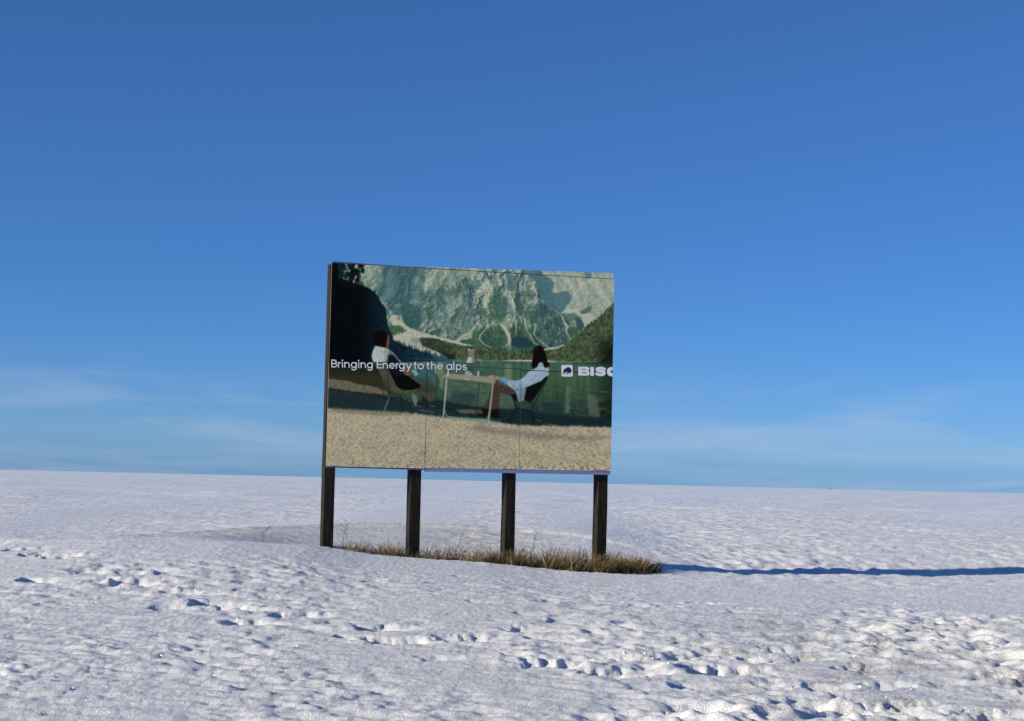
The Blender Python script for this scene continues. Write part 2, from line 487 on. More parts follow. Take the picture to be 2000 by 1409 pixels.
PT = 0.026                     # panel thickness
for i, (s, zt) in enumerate(((-0.012, 2.975), (0.2887 * BW, 2.93), (0.622 * BW, 2.93), (0.9577 * BW, 2.93))):
    me = box_mesh('post', s, s + 0.163, PT + 0.016, PT + 0.016 + 0.205, -0.55, BZ + zt, 0.006, 9, 0.0035)
    link('post', me, M_WOOD, board)
for zz in (0.25, 1.5, 2.72):
    me = box_mesh('rail', 0.02, BW - 0.03, PT + 0.224, PT + 0.30, BZ + zz - 0.06, BZ + zz + 0.06, 0.004)
    link('rail', me, M_RAIL, board)
me = box_mesh('backing_board', 0.012, BW - 0.012, PT + 0.002, PT + 0.014, BZ + 0.012, BZ + BH - 0.012)
link('backing_board', me, M_BACK, board)

# ------------------------------------------------------------------ the printed picture
# Drawn on a flat layout sheet (layout units); four layout corners are pinned to the corners of the board.
CORN = [(649, 513.5), (1201, 546), (1192, 919.5), (636, 910)]         # TL TR BR BL


def homography(src, dst):
    A = []; b = []
    for (x, y), (u, v) in zip(src, dst):
        A.append([x, y, 1, 0, 0, 0, -u * x, -u * y]); b.append(u)
        A.append([0, 0, 0, x, y, 1, -v * x, -v * y]); b.append(v)
    h = np.linalg.solve(np.array(A, float), np.array(b, float))
    return np.append(h, 1).reshape(3, 3)


H_LS = homography([(0, BZ + BH), (BW, BZ + BH), (BW, BZ), (0, BZ)], CORN)      # board -> layout
H_SL = np.linalg.inv(H_LS)


def apply_h(Hm, x, y):
    w = Hm[2, 0] * x + Hm[2, 1] * y + Hm[2, 2]
    return (Hm[0, 0] * x + Hm[0, 1] * y + Hm[0, 2]) / w, (Hm[1, 0] * x + Hm[1, 1] * y + Hm[1, 2]) / w


S = 2
X0, Y0, X1, Y1 = 628, 505, 1208, 932
PW, PHt = (X1 - X0) * S, (Y1 - Y0) * S
gx = X0 + (np.arange(PW) + .5) / S
gy = Y0 + (np.arange(PHt) + .5) / S
GX, GY = np.meshgrid(gx, gy)
IMG = np.zeros((PHt, PW, 3))


def blur(a, r):
    r = int(round(r))
    if r < 1:
        return a
    for ax in (0, 1):
        for _ in range(2):
            p = np.pad(a, [(r + 1, r) if k == ax else (0, 0) for k in (0, 1)], mode='edge')
            c = np.cumsum(p, ax)
            a = (c[2 * r + 1:] - c[:-2 * r - 1]) / (2 * r + 1) if ax == 0 else (c[:, 2 * r + 1:] - c[:, :-2 * r - 1]) / (2 * r + 1)
    return a


def window(pts, pad):
    xs = [p[0] for p in pts]; ys = [p[1] for p in pts]
    i0 = max(0, int((min(ys) - pad - Y0) * S)); i1 = min(PHt, int((max(ys) + pad - Y0) * S) + 2)
    j0 = max(0, int((min(xs) - pad - X0) * S)); j1 = min(PW, int((max(xs) + pad - X0) * S) + 2)
    return slice(i0, i1), slice(j0, j1)


def put(w, mask, col, alpha):
    m = (mask * alpha)[..., None]
    c = col(GX[w], GY[w]) if callable(col) else np.array(col, float)
    IMG[w] = IMG[w] * (1 - m) + c * m


def inside(x, y, pts):
    r = np.zeros(x.shape, bool)
    n = len(pts)
    for i in range(n):
        xa, ya = pts[i]; xb, yb = pts[(i + 1) % n]
        if ya == yb:
            continue
        c = (ya > y) != (yb > y)
        r ^= c & (x < (xb - xa) * (y - ya) / (yb - ya) + xa)
    return r


def poly(pts, col, soft=0.5, warp=0.0, wl=8.0, alpha=1.0, seed=3):
    w = window(pts, 3 * soft + warp + 2)
    x, y = GX[w], GY[w]
    if warp:
        x2 = x + warp * (1.6 * fbm(x / wl, y / wl, seed, 4, .62) + (0.8 * noise(x / 2.2, y / 2.6, seed + 9) if warp > 1.8 else 0))
        y2 = y + warp * (1.6 * fbm(x / wl, y / wl, seed + 50, 4, .62) + (0.8 * noise(x / 2.2, y / 2.6, seed + 29) if warp > 1.8 else 0))
        x, y = x2, y2
    put(w, blur(inside(x, y, pts).astype(float), soft * S * 0.6), col, alpha)


def line(pts, wd, col, soft=0.5, alpha=1.0, warp=0.0, wl=5.0, seed=9):
    w = window(pts, 6 + warp)
    x, y = GX[w], GY[w]
    if warp:
        x = x + warp * noise(x / wl, y / wl, seed); y = y + warp * noise(x / wl, y / wl, seed + 1)
    m = np.zeros(x.shape)
    if not isinstance(wd, (list, tuple)):
        wd = [wd] * len(pts)
    for k in range(len(pts) - 1):
        (ax, ay), (bx, by) = pts[k], pts[k + 1]
        vx, vy = bx - ax, by - ay
        t = np.clip(((x - ax) * vx + (y - ay) * vy) / (vx * vx + vy * vy + 1e-9), 0, 1)
        d = np.hypot(x - ax - t * vx, y - ay - t * vy)
        ww = wd[k] + (wd[k + 1] - wd[k]) * t
        m = np.maximum(m, np.clip(0.5 + (ww / 2 - d) / (2 * soft), 0, 1))
    put(w, m, col, alpha)


def tint(col, amt=0.2, sx=5, sy=5, seed=70, octv=4):
    c = np.array(col, float)
    return lambda x, y: c * (1 + amt * 2 * fbm(x / sx, y / sy, seed, octv))[..., None]


def paint():
    # --- mountain wall
    rot = lambda x, y, a: (x * math.cos(a) + y * math.sin(a), -x * math.sin(a) + y * math.cos(a))
    IMG[:] = (98, 122, 112)
    w = (slice(0, PHt), slice(0, PW))
    # relief of the wall: buttresses and gullies fanning down from the crest, lit from the left
    w = window([(690, 505), (1208, 700)], 0)
    x, y = GX[w], GY[w]
    ux = x + 9 * fbm(x / 30, y / 34, 301, 3) + (y - 520) * (.42 - .0026 * (x - 700)) * .9
    vy = y + 7 * fbm(x / 20, y / 20, 305, 3)
    h = 0
    for wl, am, sd_ in ((56, 30, 311), (26, 14, 313), (12, 5.2, 317), (6, 2.3, 319), (3.2, 1.1, 323), (1.8, .5, 329)):
        h = h + am * (1 - 1.9 * np.abs(noise(ux / wl, vy / (wl * 1.45), sd_)))
    h = h + 1.6 * fbm(x / 3, y / 3, 331, 3, .6)
    gxh = np.gradient(h, axis=1) * S
    gyh = np.gradient(h, axis=0) * S
    lit = np.clip(.47 + .27 * gxh + .13 * gyh, 0, 1)
    k = (lit ** 1.1)[..., None]
    base_c = np.array((48, 80, 86)) * (1 - k) + np.array((178, 182, 160)) * k
    veg = (sstep(.0, .28, fbm(x / 9, y / 13, 337, 5, .62) + .0025 * (y - 610)) * sstep(545, 610, y) * .75)[..., None]
    gcol = np.array((38, 66, 52)) * (1 - k) + np.array((84, 116, 84)) * k
    IMG[w] = base_c * (1 - veg) + gcol * veg
    RELIEF = (w, lit)
    poly([(700, 505), (752, 505), (749, 545), (742, 566), (728, 566), (706, 556), (704, 530)], tint((128, 145, 122), .2, 5, 7, 73), 1.5, 3, alpha=0.55)
    poly([(746, 505), (838, 505), (832, 548), (827, 580), (828, 615), (815, 645), (790, 640), (775, 616), (760, 602), (738, 576), (737, 562), (747, 545)], tint((50, 86, 96), .1, 9, 9, 74), 2, 4, alpha=0.72)
    poly([(758, 600), (790, 590), (818, 600), (830, 626), (815, 645), (792, 640), (775, 618)], tint((42, 80, 74), .2, 6, 6, 75), 2, 4, alpha=0.6)
    poly([(766, 602), (783, 600), (784, 616), (766, 617)], (72, 102, 110), 1.5, 1, alpha=0.7)
    poly([(806, 545), (822, 540), (822, 556), (812, 560)], (128, 142, 125), 1, 4, 5, alpha=0.6)
    poly([(797, 588), (820, 584), (824, 594), (808, 594)], (130, 142, 122), 1.5, 4, 5, alpha=0.5)
    poly([(771, 594), (785, 594), (780, 602), (772, 600)], (130, 140, 118), 1.2, 2, 5, alpha=0.6)
    poly([(834, 505), (975, 505), (962, 530), (925, 538), (890, 545), (866, 560), (842, 568), (827, 572), (830, 545)], tint((150, 158, 136), .12, 7, 5, 76), 1.5, 4, alpha=0.5)
    poly([(846, 576), (872, 548), (898, 538), (915, 552), (922, 600), (927, 640), (905, 652), (850, 640), (832, 622)], tint((74, 106, 106), .2, 6, 6, 77), 2.5, 6, alpha=0.42)
    poly([(868, 570), (900, 553), (918, 556), (915, 568), (890, 577), (872, 578)], tint((58, 92, 74), .2, 5, 5, 78), 2, 4, alpha=0.45)
    poly([(922, 535), (1020, 534), (1022, 640), (985, 640), (935, 645), (925, 610), (927, 575)], tint((122, 138, 118), .18, 6, 8, 79), 3, 6, alpha=0.0)
    poly([(826, 590), (842, 590), (838, 612), (828, 640), (822, 640)], tint((128, 142, 122), .2, 4, 6, 80), 1.5, 3, alpha=0.3)
    # diagonal gullies over the middle of the wall
    rs = random.Random(4)
    for k in range(60):
        x = rs.uniform(830, 1065); y = rs.uniform(528, 640)
        ln = rs.uniform(8, 30); a = rs.uniform(1.75, 2.25) if rs.random() < .7 else rs.uniform(1.2, 1.6)
        if rs.random() < .55:
            c = (165 + rs.uniform(-15, 10), 168 + rs.uniform(-12, 10), 146)
            al = rs.uniform(.25, .7)
        else:
            c = (48 + rs.uniform(-8, 10), 82, 84) if rs.random() < .6 else (58, 92, 62)
            al = rs.uniform(.3, .75)
        line([(x, y), (x + ln * .5 * math.cos(a) + rs.uniform(-2, 2), y + ln * .5 * math.sin(a)), (x + ln * math.cos(a), y + ln * math.sin(a))], [rs.uniform(1, 3.5), rs.uniform(1.5, 4), .5], c, 1.0, al, 2.5, 6, k)
    for (px, py, rx, ry) in ((968, 590, 14, 16), (975, 615, 15, 18), (1002, 562, 9, 8), (935, 560, 6, 5), (1030, 575, 10, 9), (1018, 605, 6, 10), (945, 612, 9, 12), (1035, 620, 10, 14), (835, 610, 6, 14), (985, 590, 6, 9)):
        poly([(px + rx * math.cos(t), py + ry * math.sin(t)) for t in np.linspace(0, 6.28, 10)[:-1]], tint((56, 92, 68), .25, 3, 4, 81), 2, 6, 5, .75, px)
    poly([(983, 578), (994, 582), (992, 604), (986, 614), (981, 600)], (56, 90, 102), 1.2, 3, 6, .8)
    poly([(990, 538), (1012, 538), (1005, 560), (996, 575), (990, 560)], (66, 98, 104), 1.5, 4, 6, .7)
    # upper right: blue shadow and pale scree
    poly([(1060, 505), (1212, 505), (1205, 605), (1180, 640), (1158, 660), (1120, 640), (1100, 612), (1080, 580), (1062, 545)], tint((160, 163, 146), .09, 9, 4, 82), 2.5, 3, alpha=.62)
    for k in range(60):
        x = rs.uniform(1090, 1198); y = rs.uniform(545, 612)
        a = rs.uniform(2.0, 2.5); ln = rs.uniform(6, 22)
        c = (120, 128, 116) if rs.random() < .65 else (176, 178, 158)
        line([(x, y), (x + ln * math.cos(a), y + ln * math.sin(a))], [.6, 2], c, 1, rs.uniform(.2, .6), 1.5, 5, k)
    poly([(1024, 530), (1050, 530), (1071, 541), (1084, 553), (1082, 560), (1078, 569), (1086, 573), (1100, 570), (1111, 569), (1113, 575), (1118, 580), (1113, 592), (1106, 601), (1098, 610), (1084, 606), (1066, 598), (1056, 575), (1049, 552), (1040, 543)], tint((62, 100, 110), .05, 14, 8, 83), .8, 1.6, 5, alpha=.88)
    poly([(1140, 530), (1156, 532), (1156, 543), (1147, 545)], (80, 112, 116), 1, 2)
    poly([(1040, 528), (1052, 529), (1048, 538), (1030, 538), (1022, 530)], (75, 108, 112), 1, 1)
    # right lower wall
    poly([(1042, 598), (1056, 588), (1066, 598), (1096, 610), (1102, 622), (1106, 640), (1112, 655), (1110, 676), (1075, 684), (1050, 676), (1036, 655), (1040, 625)], tint((36, 70, 72), .22, 6, 7, 84), 2, 4, alpha=.7)
    poly([(1102, 613), (1122, 612), (1136, 622), (1143, 638), (1138, 650), (1115, 640), (1105, 625)], tint((46, 82, 72), .2, 5, 5, 85), 1, 2, alpha=.7)
    poly([(1125, 620), (1136, 625), (1144, 636), (1138, 646), (1128, 640)], (50, 74, 90), 1, 1.5)
    poly([(1108, 641), (1136, 640), (1128, 652), (1112, 660), (1106, 650)], tint((52, 86, 66), .2, 4, 4, 86), 1, 2)
    poly([(1134, 608), (1158, 595), (1152, 612), (1138, 616)], (70, 100, 82), 1, 1.5)
    line([(1082, 606), (1094, 613), (1099, 620), (1103, 632), (1108, 637), (1106, 646), (1110, 655), (1114, 662)], [1, 1.5, 4, 3, 5, 2.5, 2, 1.2], (160, 165, 145), .8, .85, 1.5)
    line([(1098, 611), (1112, 606), (1126, 608), (1136, 616), (1146, 616)], [2, 4, 3, 3, 5], (172, 176, 154), .8, .9, 1)
    poly([(1136, 618), (1150, 611), (1163, 620), (1156, 630), (1147, 640), (1138, 646), (1142, 634), (1139, 626)], (158, 158, 142), 1, 1.5)
    line([(1116, 634), (1122, 626), (1124, 636), (1112, 638)], 2, (150, 156, 140), .8, .8, 1.5)
    for k in range(46):
        x = rs.uniform(1042, 1108); y = rs.uniform(608, 672)
        a = rs.uniform(.9, 2.0); ln = rs.uniform(3, 11)
        line([(x, y), (x + ln * math.cos(a), y + ln * math.sin(a))], [1.8, .8], (140, 156, 142), .8, rs.uniform(.25, .8), 2, 4, k)
    # green foot of the wall
    poly([(920, 650), (938, 645), (952, 640), (975, 634), (985, 645), (1000, 640), (1015, 630), (1030, 640), (1040, 650), (1052, 672), (1068, 684), (1060, 695), (920, 690), (900, 668)], tint((38, 72, 56), .25, 3, 6, 87), 1.5, 4, alpha=.72)
    poly([(1000, 660), (1020, 657), (1040, 668), (1048, 678), (1010, 679), (999, 672)], tint((26, 58, 66), .15, 5, 5, 88), 2, 2)
    for k in range(46):
        x = rs.uniform(930, 1045); y = rs.uniform(612, 640)
        line([(x, y), (x + rs.uniform(-3, 3), y + rs.uniform(4, 14))], [2, .8], (138, 150, 128), .8, rs.uniform(.3, .8), 2, 4, k)
    LT = (162, 165, 142)
    poly([(940, 622), (932, 640), (924, 648), (922, 660), (908, 664), (896, 664), (897, 657), (920, 645), (932, 628)], tint((142, 150, 130), .12, 4, 4, 89), 1, 2)
    line([(954, 632), (948, 645), (938, 655), (937, 662), (941, 668), (950, 675), (960, 679.5)], [2, 1.6, 2.4, 2.6, 2, 1.8, 1.2], LT, .7, .9, .6)
    poly([(976, 632), (984, 634), (990, 640), (996, 652), (999, 662), (997, 671), (993, 671), (991, 658), (986, 646)], (168, 164, 142), .8, 1.2, 4)
    line([(990, 641), (998, 632), (1002, 626)], 1.6, LT, .7, .8)
    for e in ((982, 679), (988, 683), (994, 684), (999, 683)):
        line([(995, 669), ((995 + e[0]) / 2, 675), e], [3, 2, .9], (150, 156, 138), .7, .8, .6)
    line([(1025, 622), (1027, 636), (1031, 648), (1036, 654), (1040, 663), (1044, 670), (1051, 674.5)], [3, 2.4, 1.4, 2, 2, 1.8, 1.2], LT, .7, .9, .6)
    line([(1044, 632), (1046, 640), (1043, 652), (1048, 660), (1058, 668), (1072, 679)], [2, 3.4, 2.6, 1.4, 2, 2], LT, .7, .8, .8)
    line([(1008, 628), (1009, 640), (1008, 648), (1009, 655)], [2.5, 2.8, 1.4, .8], LT, .7, .7, 1)
    # --- pale scree fan on the left
    SC = tint((166, 164, 148), .08, 6, 3, 90)
    poly([(764, 616), (784, 616), (787, 628), (793, 636), (803, 642), (830, 651), (850, 656), (880, 664), (914, 673), (928, 676), (905, 676), (880, 669), (852, 661), (822, 659), (817, 664), (826, 677), (848, 685), (868, 694), (860, 696), (834, 689), (806, 681), (782, 672), (766, 664), (767, 656), (788, 652), (797, 645), (786, 642), (766, 640)], SC, .6, 1.0, 4)
    poly([(763, 634), (772, 636), (780, 636), (791, 642), (786, 648), (768, 654), (762, 648)], tint((58, 92, 62), .3, 3, 3, 91), .8, 1.5, 4)
    poly([(776, 616), (783, 617), (782, 628), (777, 624)], (128, 112, 100), .8)
    poly([(803, 659), (818, 661), (824, 672), (812, 671), (800, 667)], (122, 124, 108), 1, 2, 4, .8)
    line([(810, 672), (830, 680), (862, 694)], 1.2, (96, 92, 80), .6, .6, .8)
    # --- dark cliff and trees on the left
    def cliff(x, y):
        k = np.clip((x - 700) / 55, 0, 1)[..., None]
        k2 = np.clip((x - 780) / 90, 0, 1)[..., None]
        n = (1 + .5 * fbm(x / 9, y / 9, 92, 4))[..., None]
        return (np.array((3, 7, 11)) * (1 - k) + np.array((9, 31, 44)) * k) * n + k2 * np.array((8, 22, 26)) * n
    poly([(630, 500), (672, 500), (670, 545), (690, 553), (709, 558), (722, 563), (735, 573), (742, 585), (748, 595), (755, 604), (757, 630), (760, 640), (767, 655), (769, 665), (785, 673), (806, 682), (838, 691), (862, 698), (884, 702), (884, 716), (630, 745)], cliff, .6, 1.4, 5)
    for k in range(150):
        x = rs.gauss(690, 9) if rs.random() < .7 else rs.uniform(668, 706)
        y = rs.uniform(512, 562)
        if x > 710:
            continue
        r = rs.uniform(1.5, 4.5)
        poly([(x + r * math.cos(t) * rs.uniform(.6, 1.3), y + r * math.sin(t) * rs.uniform(.6, 1.3)) for t in np.linspace(0, 6.28, 8)[:-1]], (6, 14, 18), .8, 0, 5, rs.uniform(.5, .95))
    poly([(660, 505), (668, 505), (672, 540), (662, 548)], (10, 34, 42), 2, 1)
    for k in range(60):
        x = rs.uniform(765, 870); yb = 672 + (x - 785) * .30 + rs.uniform(-2, 4)
        line([(x, yb - rs.uniform(2, 6)), (x, yb + 4)], [.6, 2.2], (8, 32, 44), .5, .9)
    poly([(838, 690), (870, 698), (885, 702), (884, 706), (850, 702)], (44, 82, 100), 1.5, 1.5, 4, .8)
    line([(790, 699), (830, 702), (884, 704)], .9, (60, 92, 104), .6, .6, .8)
    # --- sunlit spruce belt
    def spruce(x, y):
        n = fbm(x / 1.6, y / 7, 93, 3) + .5 * fbm(x / 9, y / 9, 94, 2)
        k = np.clip(.5 + 1.15 * n, 0, 1)[..., None]
        c = np.array((26, 44, 34)) * (1 - k) + np.array((94, 106, 66)) * k
        dk = (sstep(1150, 1192, x) * sstep(640, 690, y))[..., None]
        c = c * (1 - .68 * dk)
        lf = sstep(905, 850, x)[..., None]
        return c * (1 - .25 * lf)
    pts = [(822, 661), (850, 662), (882, 670), (912, 677), (935, 677), (965, 683), (1000, 686), (1045, 686), (1068, 684), (1098, 676)]
    top = []
    for (a, b) in zip(pts[:-1], pts[1:]):
        nn = max(2, int((b[0] - a[0]) / 2.5))
        for k in range(nn):
            t = k / nn
            top.append((a[0] + (b[0] - a[0]) * t, a[1] + (b[1] - a[1]) * t + (rs.uniform(-3.2, 0) if k % 2 else rs.uniform(0, 2))))
    slope = [(1098, 676), (1112, 668), (1126, 655), (1140, 643), (1152, 632), (1166, 622), (1180, 610), (1192, 598), (1204, 588)]
    for (a, b) in zip(slope[:-1], slope[1:]):
        for k in range(5):
            t = k / 5
            top.append((a[0] + (b[0] - a[0]) * t, a[1] + (b[1] - a[1]) * t + (rs.uniform(-4.5, -1) if k % 2 else rs.uniform(0, 3))))
    poly(top + [(1210, 588), (1210, 712), (1150, 708), (985, 705), (905, 704), (884, 703), (868, 694), (846, 684), (826, 675)], spruce, .4)
    poly([(862, 690), (888, 692), (890, 703), (875, 702)], (14, 32, 36), 1.2, 1.5, 4, .8)
    line([(1064, 683), (1078, 680.5), (1090, 678), (1101, 674.5)], [2.4, 3.4, 2.6, 2], (176, 180, 154), .6, .95, .5)
    line([(1080, 683), (1092, 680)], 3, (140, 150, 120), 1, .6)
    # --- lake
    def lake(x, y):
        t = np.clip((y - 705) / 110, 0, 1)[..., None]
        c = np.array((54, 92, 80)) * (1 - t) + np.array((34, 58, 48)) * t
        c = np.where(t < .35, np.array((52, 88, 78)) * (1 - t / .35) + np.array((54, 82, 54)) * t / .35,
                     np.array((54, 82, 54)) * (1 - (t - .35) / .65) + np.array((26, 48, 46)) * (t - .35) / .65)
        n = fbm(x / 22, y / 1.7, 95, 4)
        v = fbm(x / 7, y / 60, 96, 3)
        c = c * (1 + .42 * n * np.clip((y - 735) / 40, .12, 1) + .28 * v)[..., None]
        lf = sstep(800, 730, x)[..., None]
        c = c * (1 - lf) + lf * (np.array((12, 30, 22)) * (1 - np.clip((y - 712) / 26, 0, 1)[..., None]) + np.array((44, 40, 27)) * np.clip((y - 712) / 26, 0, 1)[..., None])
        rt_ = (sstep(1140, 1195, x))[..., None]
        return c * (1 - .45 * rt_)
    poly([(630, 718), (790, 708), (884, 705), (985, 705.5), (1210, 709), (1210, 836), (1000, 830), (860, 800), (700, 770), (630, 760)], lake, .6)
    poly([(868, 738), (966, 747), (1000, 775), (1000, 792), (940, 795), (866, 785)], tint((66, 88, 72), .3, 18, 1.6, 97), 3, 2, 8, .8)
    poly([(885, 766), (930, 766), (930, 790), (880, 786)], tint((30, 56, 58), .2, 10, 2, 98), 5, 3, 8, .8)
    poly([(790, 709), (872, 708), (872, 722), (795, 722)], tint((86, 104, 96), .12, 12, 2, 99), 2, 1, 8, .75)
    poly([(845, 724), (868, 722), (868, 760), (860, 760)], tint((112, 116, 90), .15, 4, 8, 100), 2, 2, 8, .75)
    poly([(987, 711), (999, 711), (1000, 745), (986, 745)], (104, 112, 90), 3, 1, 6, .8)
    poly([(985, 775), (1008, 776), (1004, 800), (975, 798)], tint((66, 82, 66), .2, 8, 2, 101), 2, 1, 6, .8)
    for k in range(70):
        x = rs.uniform(1050, 1195); y = rs.uniform(756, 812)
        ln = rs.uniform(5, 22)
        line([(x, y), (x + ln, y + ln * .05)], [.4, 1.4, ][::rs.choice((1, -1))], (104, 112, 92), .7, rs.uniform(.1, .5), .8, 5, k)
    poly([(1106, 754), (1113, 754), (1112, 806), (1104, 806)], (96, 110, 98), 2, 2, 6, .6)
    poly([(1146, 770), (1164, 772), (1172, 815), (1150, 812)], (96, 102, 84), 3, 2, 6, .6)
    poly([(1062, 785), (1096, 785), (1098, 812), (1060, 810)], (22, 46, 50), 4, 2, 6, .7)
    line([(940, 703.5), (985, 704.5)], .9, (110, 120, 104), .5, .6)
    line([(930, 703), (942, 703.5)], 1.4, (168, 168, 148), .5, .9)
    line([(983, 705), (1000, 704.3), (1020, 704.6), (1045, 705), (1070, 705.6), (1086, 706.4)], [.8, 2, 2.6, 2.4, 2.4, 1.4], (180, 174, 150), .5, .95, .4)
    line([(1088, 706), (1110, 707.5), (1150, 709)], 2, (122, 118, 98), .7, .7, 1)
    line([(1120, 709.5), (1196, 711)], 2.4, (16, 34, 32), .8, .8)
    # --- beach
    def gravel(x, y):
        dz = np.clip((y - 800) / 110, 0, 1)
        sc = 1.6 + 2.6 * dz
        sx = x + (x - 915) * .18 * dz * np.sin(y * .0)    # smear grows towards the picture corners
        n = fbm(sx / (sc * 1.5) + y * .25 * np.sign(x - 900) * .35, y / sc, 103, 3)
        n2 = fbm(x / 40, y / 16, 104, 2)
        k = np.clip(.56 + 1.9 * n, 0, 1)[..., None]
        c = np.array((108, 97, 79)) * (1 - k) + np.array((204, 190, 160)) * k
        st = sstep(.22, .42, fbm(x / 7, y / 4, 105, 3))[..., None]
        c = c * (1 - .55 * st) + np.array((122, 90, 66)) * .55 * st
        return c * (1 + .14 * n2)[..., None]
    poly([(630, 797), (690, 799), (742, 803), (800, 806), (868, 816), (900, 820), (960, 827), (1010, 828), (1080, 831), (1210, 834), (1210, 935), (630, 935)], gravel, 3.0, 3.0, 6)
    poly([(925, 829), (1000, 838), (1080, 846), (1150, 852), (1198, 850), (1198, 858), (1130, 862), (1040, 855), (950, 846), (910, 838)], (98, 95, 84), 5, 5, 12, .62)
    poly([(650, 797), (740, 803), (800, 806), (800, 810), (740, 812), (640, 806)], (90, 84, 70), 2, 3, 6, .5)
    for k in range(520):      # twigs and darker pebbles, coarser and more smeared towards the lower corners
        x = rs.uniform(638, 1197); y = 818 + 100 * rs.random() ** .8
        dz = (y - 815) / 100
        a = math.atan2(y - 760, x - 915) if rs.random() < .75 else rs.uniform(0, 3.1)
        ln = rs.uniform(1, 3) + dz * rs.uniform(1, 7) * (abs(x - 915) / 280 + .3)
        c = (116, 84, 60) if rs.random() < .7 else ((70, 62, 52) if rs.random() < .6 else (222, 208, 178))
        line([(x, y), (x + ln * math.cos(a), y + ln * math.sin(a))], [rs.uniform(.8, 1.6) + dz, .6], c, .8, rs.uniform(.25, .75), 1.0, 4, k)
    # bank on the far left
    poly([(630, 739), (660, 741), (682, 745), (700, 751), (722, 754), (735, 757), (752, 763), (760, 772), (720, 768), (690, 765), (660, 760), (630, 756)], tint((92, 86, 72), .22, 7, 2, 106), .8, 1.6, 5)
    # shaded beach strip
    def shade(x, y):
        n = fbm(x / 6, y / 1.8, 107, 4)
        return np.array((19, 34, 40)) * (1 + .55 * n)[..., None]
    poly([(630, 757), (660, 761), (690, 766), (720, 769), (742, 772), (800, 785), (860, 781), (900, 789), (940, 795), (1000, 800), (1030, 801), (1080, 810), (1130, 815), (1210, 822), (1210, 833), (1080, 832), (1045, 831), (1010, 829), (985, 826), (975, 819), (950, 815), (930, 817), (880, 815), (868, 815), (800, 806), (742, 803), (690, 800), (630, 797)], shade, 2.2, 3.0, 6, alpha=.93)
    poly([(890, 800), (925, 800), (938, 808), (900, 807)], (98, 94, 82), 1.4, 1.5, 5, .75)
    line([(650, 768), (690, 771)], 1.4, (40, 50, 50), .8, .6)
    line([(1068, 828), (1086, 832)], [1, 2.6], (104, 106, 96), .6, .8)
    line([(1048, 820), (1056, 823)], 1.4, (86, 92, 86), .6, .8)
    # --- man in the left chair
    poly([(799, 724), (812, 715), (828, 717), (840, 721), (852, 732), (858, 743), (856, 753), (853, 764), (848, 781), (838, 786), (826, 775), (813, 765), (820, 756), (822, 750), (810, 743), (801, 735)],
         lambda x, y: (np.array((44, 76, 82)) * (1 - np.clip((y - 725) / 38, 0, 1))[..., None] + np.array((58, 62, 48)) * np.clip((y - 725) / 45, 0, 1)[..., None]) * (1 + .35 * fbm(x / 4, y / 10, 108, 3))[..., None], .6, .4)
    line([(800, 722), (812, 714.5), (828, 716.5), (840, 720.5), (852, 731.5), (858.5, 743), (857, 754), (853, 765), (848, 782)], 1.3, (34, 52, 52), .7, .75)
    line([(826, 740), (836, 752), (840, 770)], [1, 3, 1], (40, 56, 50), 1.2, .6)
    poly([(832, 726), (846, 730), (853, 742), (850, 756), (842, 744)], (72, 98, 98), 2.5, 1, 5, .55)
    poly([(803, 722), (812, 722), (818, 731), (812, 735), (805, 727)], (132, 152, 142), .8, 1, 4, .8)
    poly([(820, 715), (833, 720), (829, 738), (820, 738)], (40, 90, 112), 1.4, 1, 4, .7)
    poly([(806, 767), (814, 774), (815, 784), (812, 794), (808, 790), (805, 778)], (84, 106, 94), .7, .4)
    poly([(826, 772), (838, 785), (840, 797), (824, 797), (820, 784)], (24, 36, 32), .8, .5)
    poly([(797, 796), (815, 792), (838, 797), (848, 803), (845, 806), (822, 806), (800, 802)], (26, 44, 50), .7, .4)
    line([(820, 801), (836, 804), (846, 805)], 1.4, (96, 112, 106), .6, .8)
    line([(812, 793), (824, 794)], 1.2, (88, 92, 72), .6, .7)
    line([(840, 793), (848, 794)], 1.4, (120, 122, 116), .6, .7)
    BG = tint((70, 65, 49), .14, 5, 8, 109)
    poly([(729, 704), (757, 704), (758, 722), (768, 743), (776, 757), (786, 763), (806, 763), (820, 756), (816, 762), (800, 768), (785, 769), (770, 765), (759, 760), (751, 746), (741, 728), (733, 714)], BG, .5)
    poly([(744, 738), (757, 740), (760, 762), (752, 752)], (52, 56, 46), .8, 0, 5, .6)
    poly([(756, 704), (780, 706), (790, 728), (797, 733), (810, 744), (822, 752), (820, 758), (805, 762), (787, 762), (776, 756), (769, 743), (759, 722)], (7, 8, 11), .5)
    poly([(758, 694), (765, 691), (772, 695), (780, 706), (788, 718), (795, 728), (798, 733), (788, 731), (775, 736), (760, 724), (756, 706)], tint((14, 16, 26), .3, 4, 5, 110), .5)
    poly([(786, 716), (793, 720), (799, 724), (801, 730), (797, 734), (790, 732), (787, 724)], tint((118, 64, 42), .15, 4, 4, 111), .6)
    poly([(733, 675), (745, 676.5), (757, 680), (768, 689), (775, 697), (783, 706), (788, 714), (784, 713), (776, 703), (770, 695), (763, 692), (758, 695), (757, 707), (729, 707), (726, 697), (728, 686), (731, 681)],
         lambda x, y: np.array((160, 172, 166)) * (1 - .45 * sstep(740, 775, x) + .30 * fbm(x / 5, y / 5, 112, 3))[..., None], .6)
    line([(756, 694), (755, 706)], 1.2, (72, 84, 86), .6, .6)
    poly([(728.5, 651), (734, 649), (740, 647), (747, 646), (754, 649), (757, 653), (759, 662), (757, 672), (754, 680), (745, 678), (733, 676), (729, 668), (728.5, 659)], (11, 7, 8), .7)
    poly([(757, 654), (759.5, 656), (760.8, 663), (760.5, 670), (759.5, 677), (757, 680), (754.5, 676), (755, 668), (757, 663)], (104, 64, 45), .8)
    DK = (14, 26, 26)
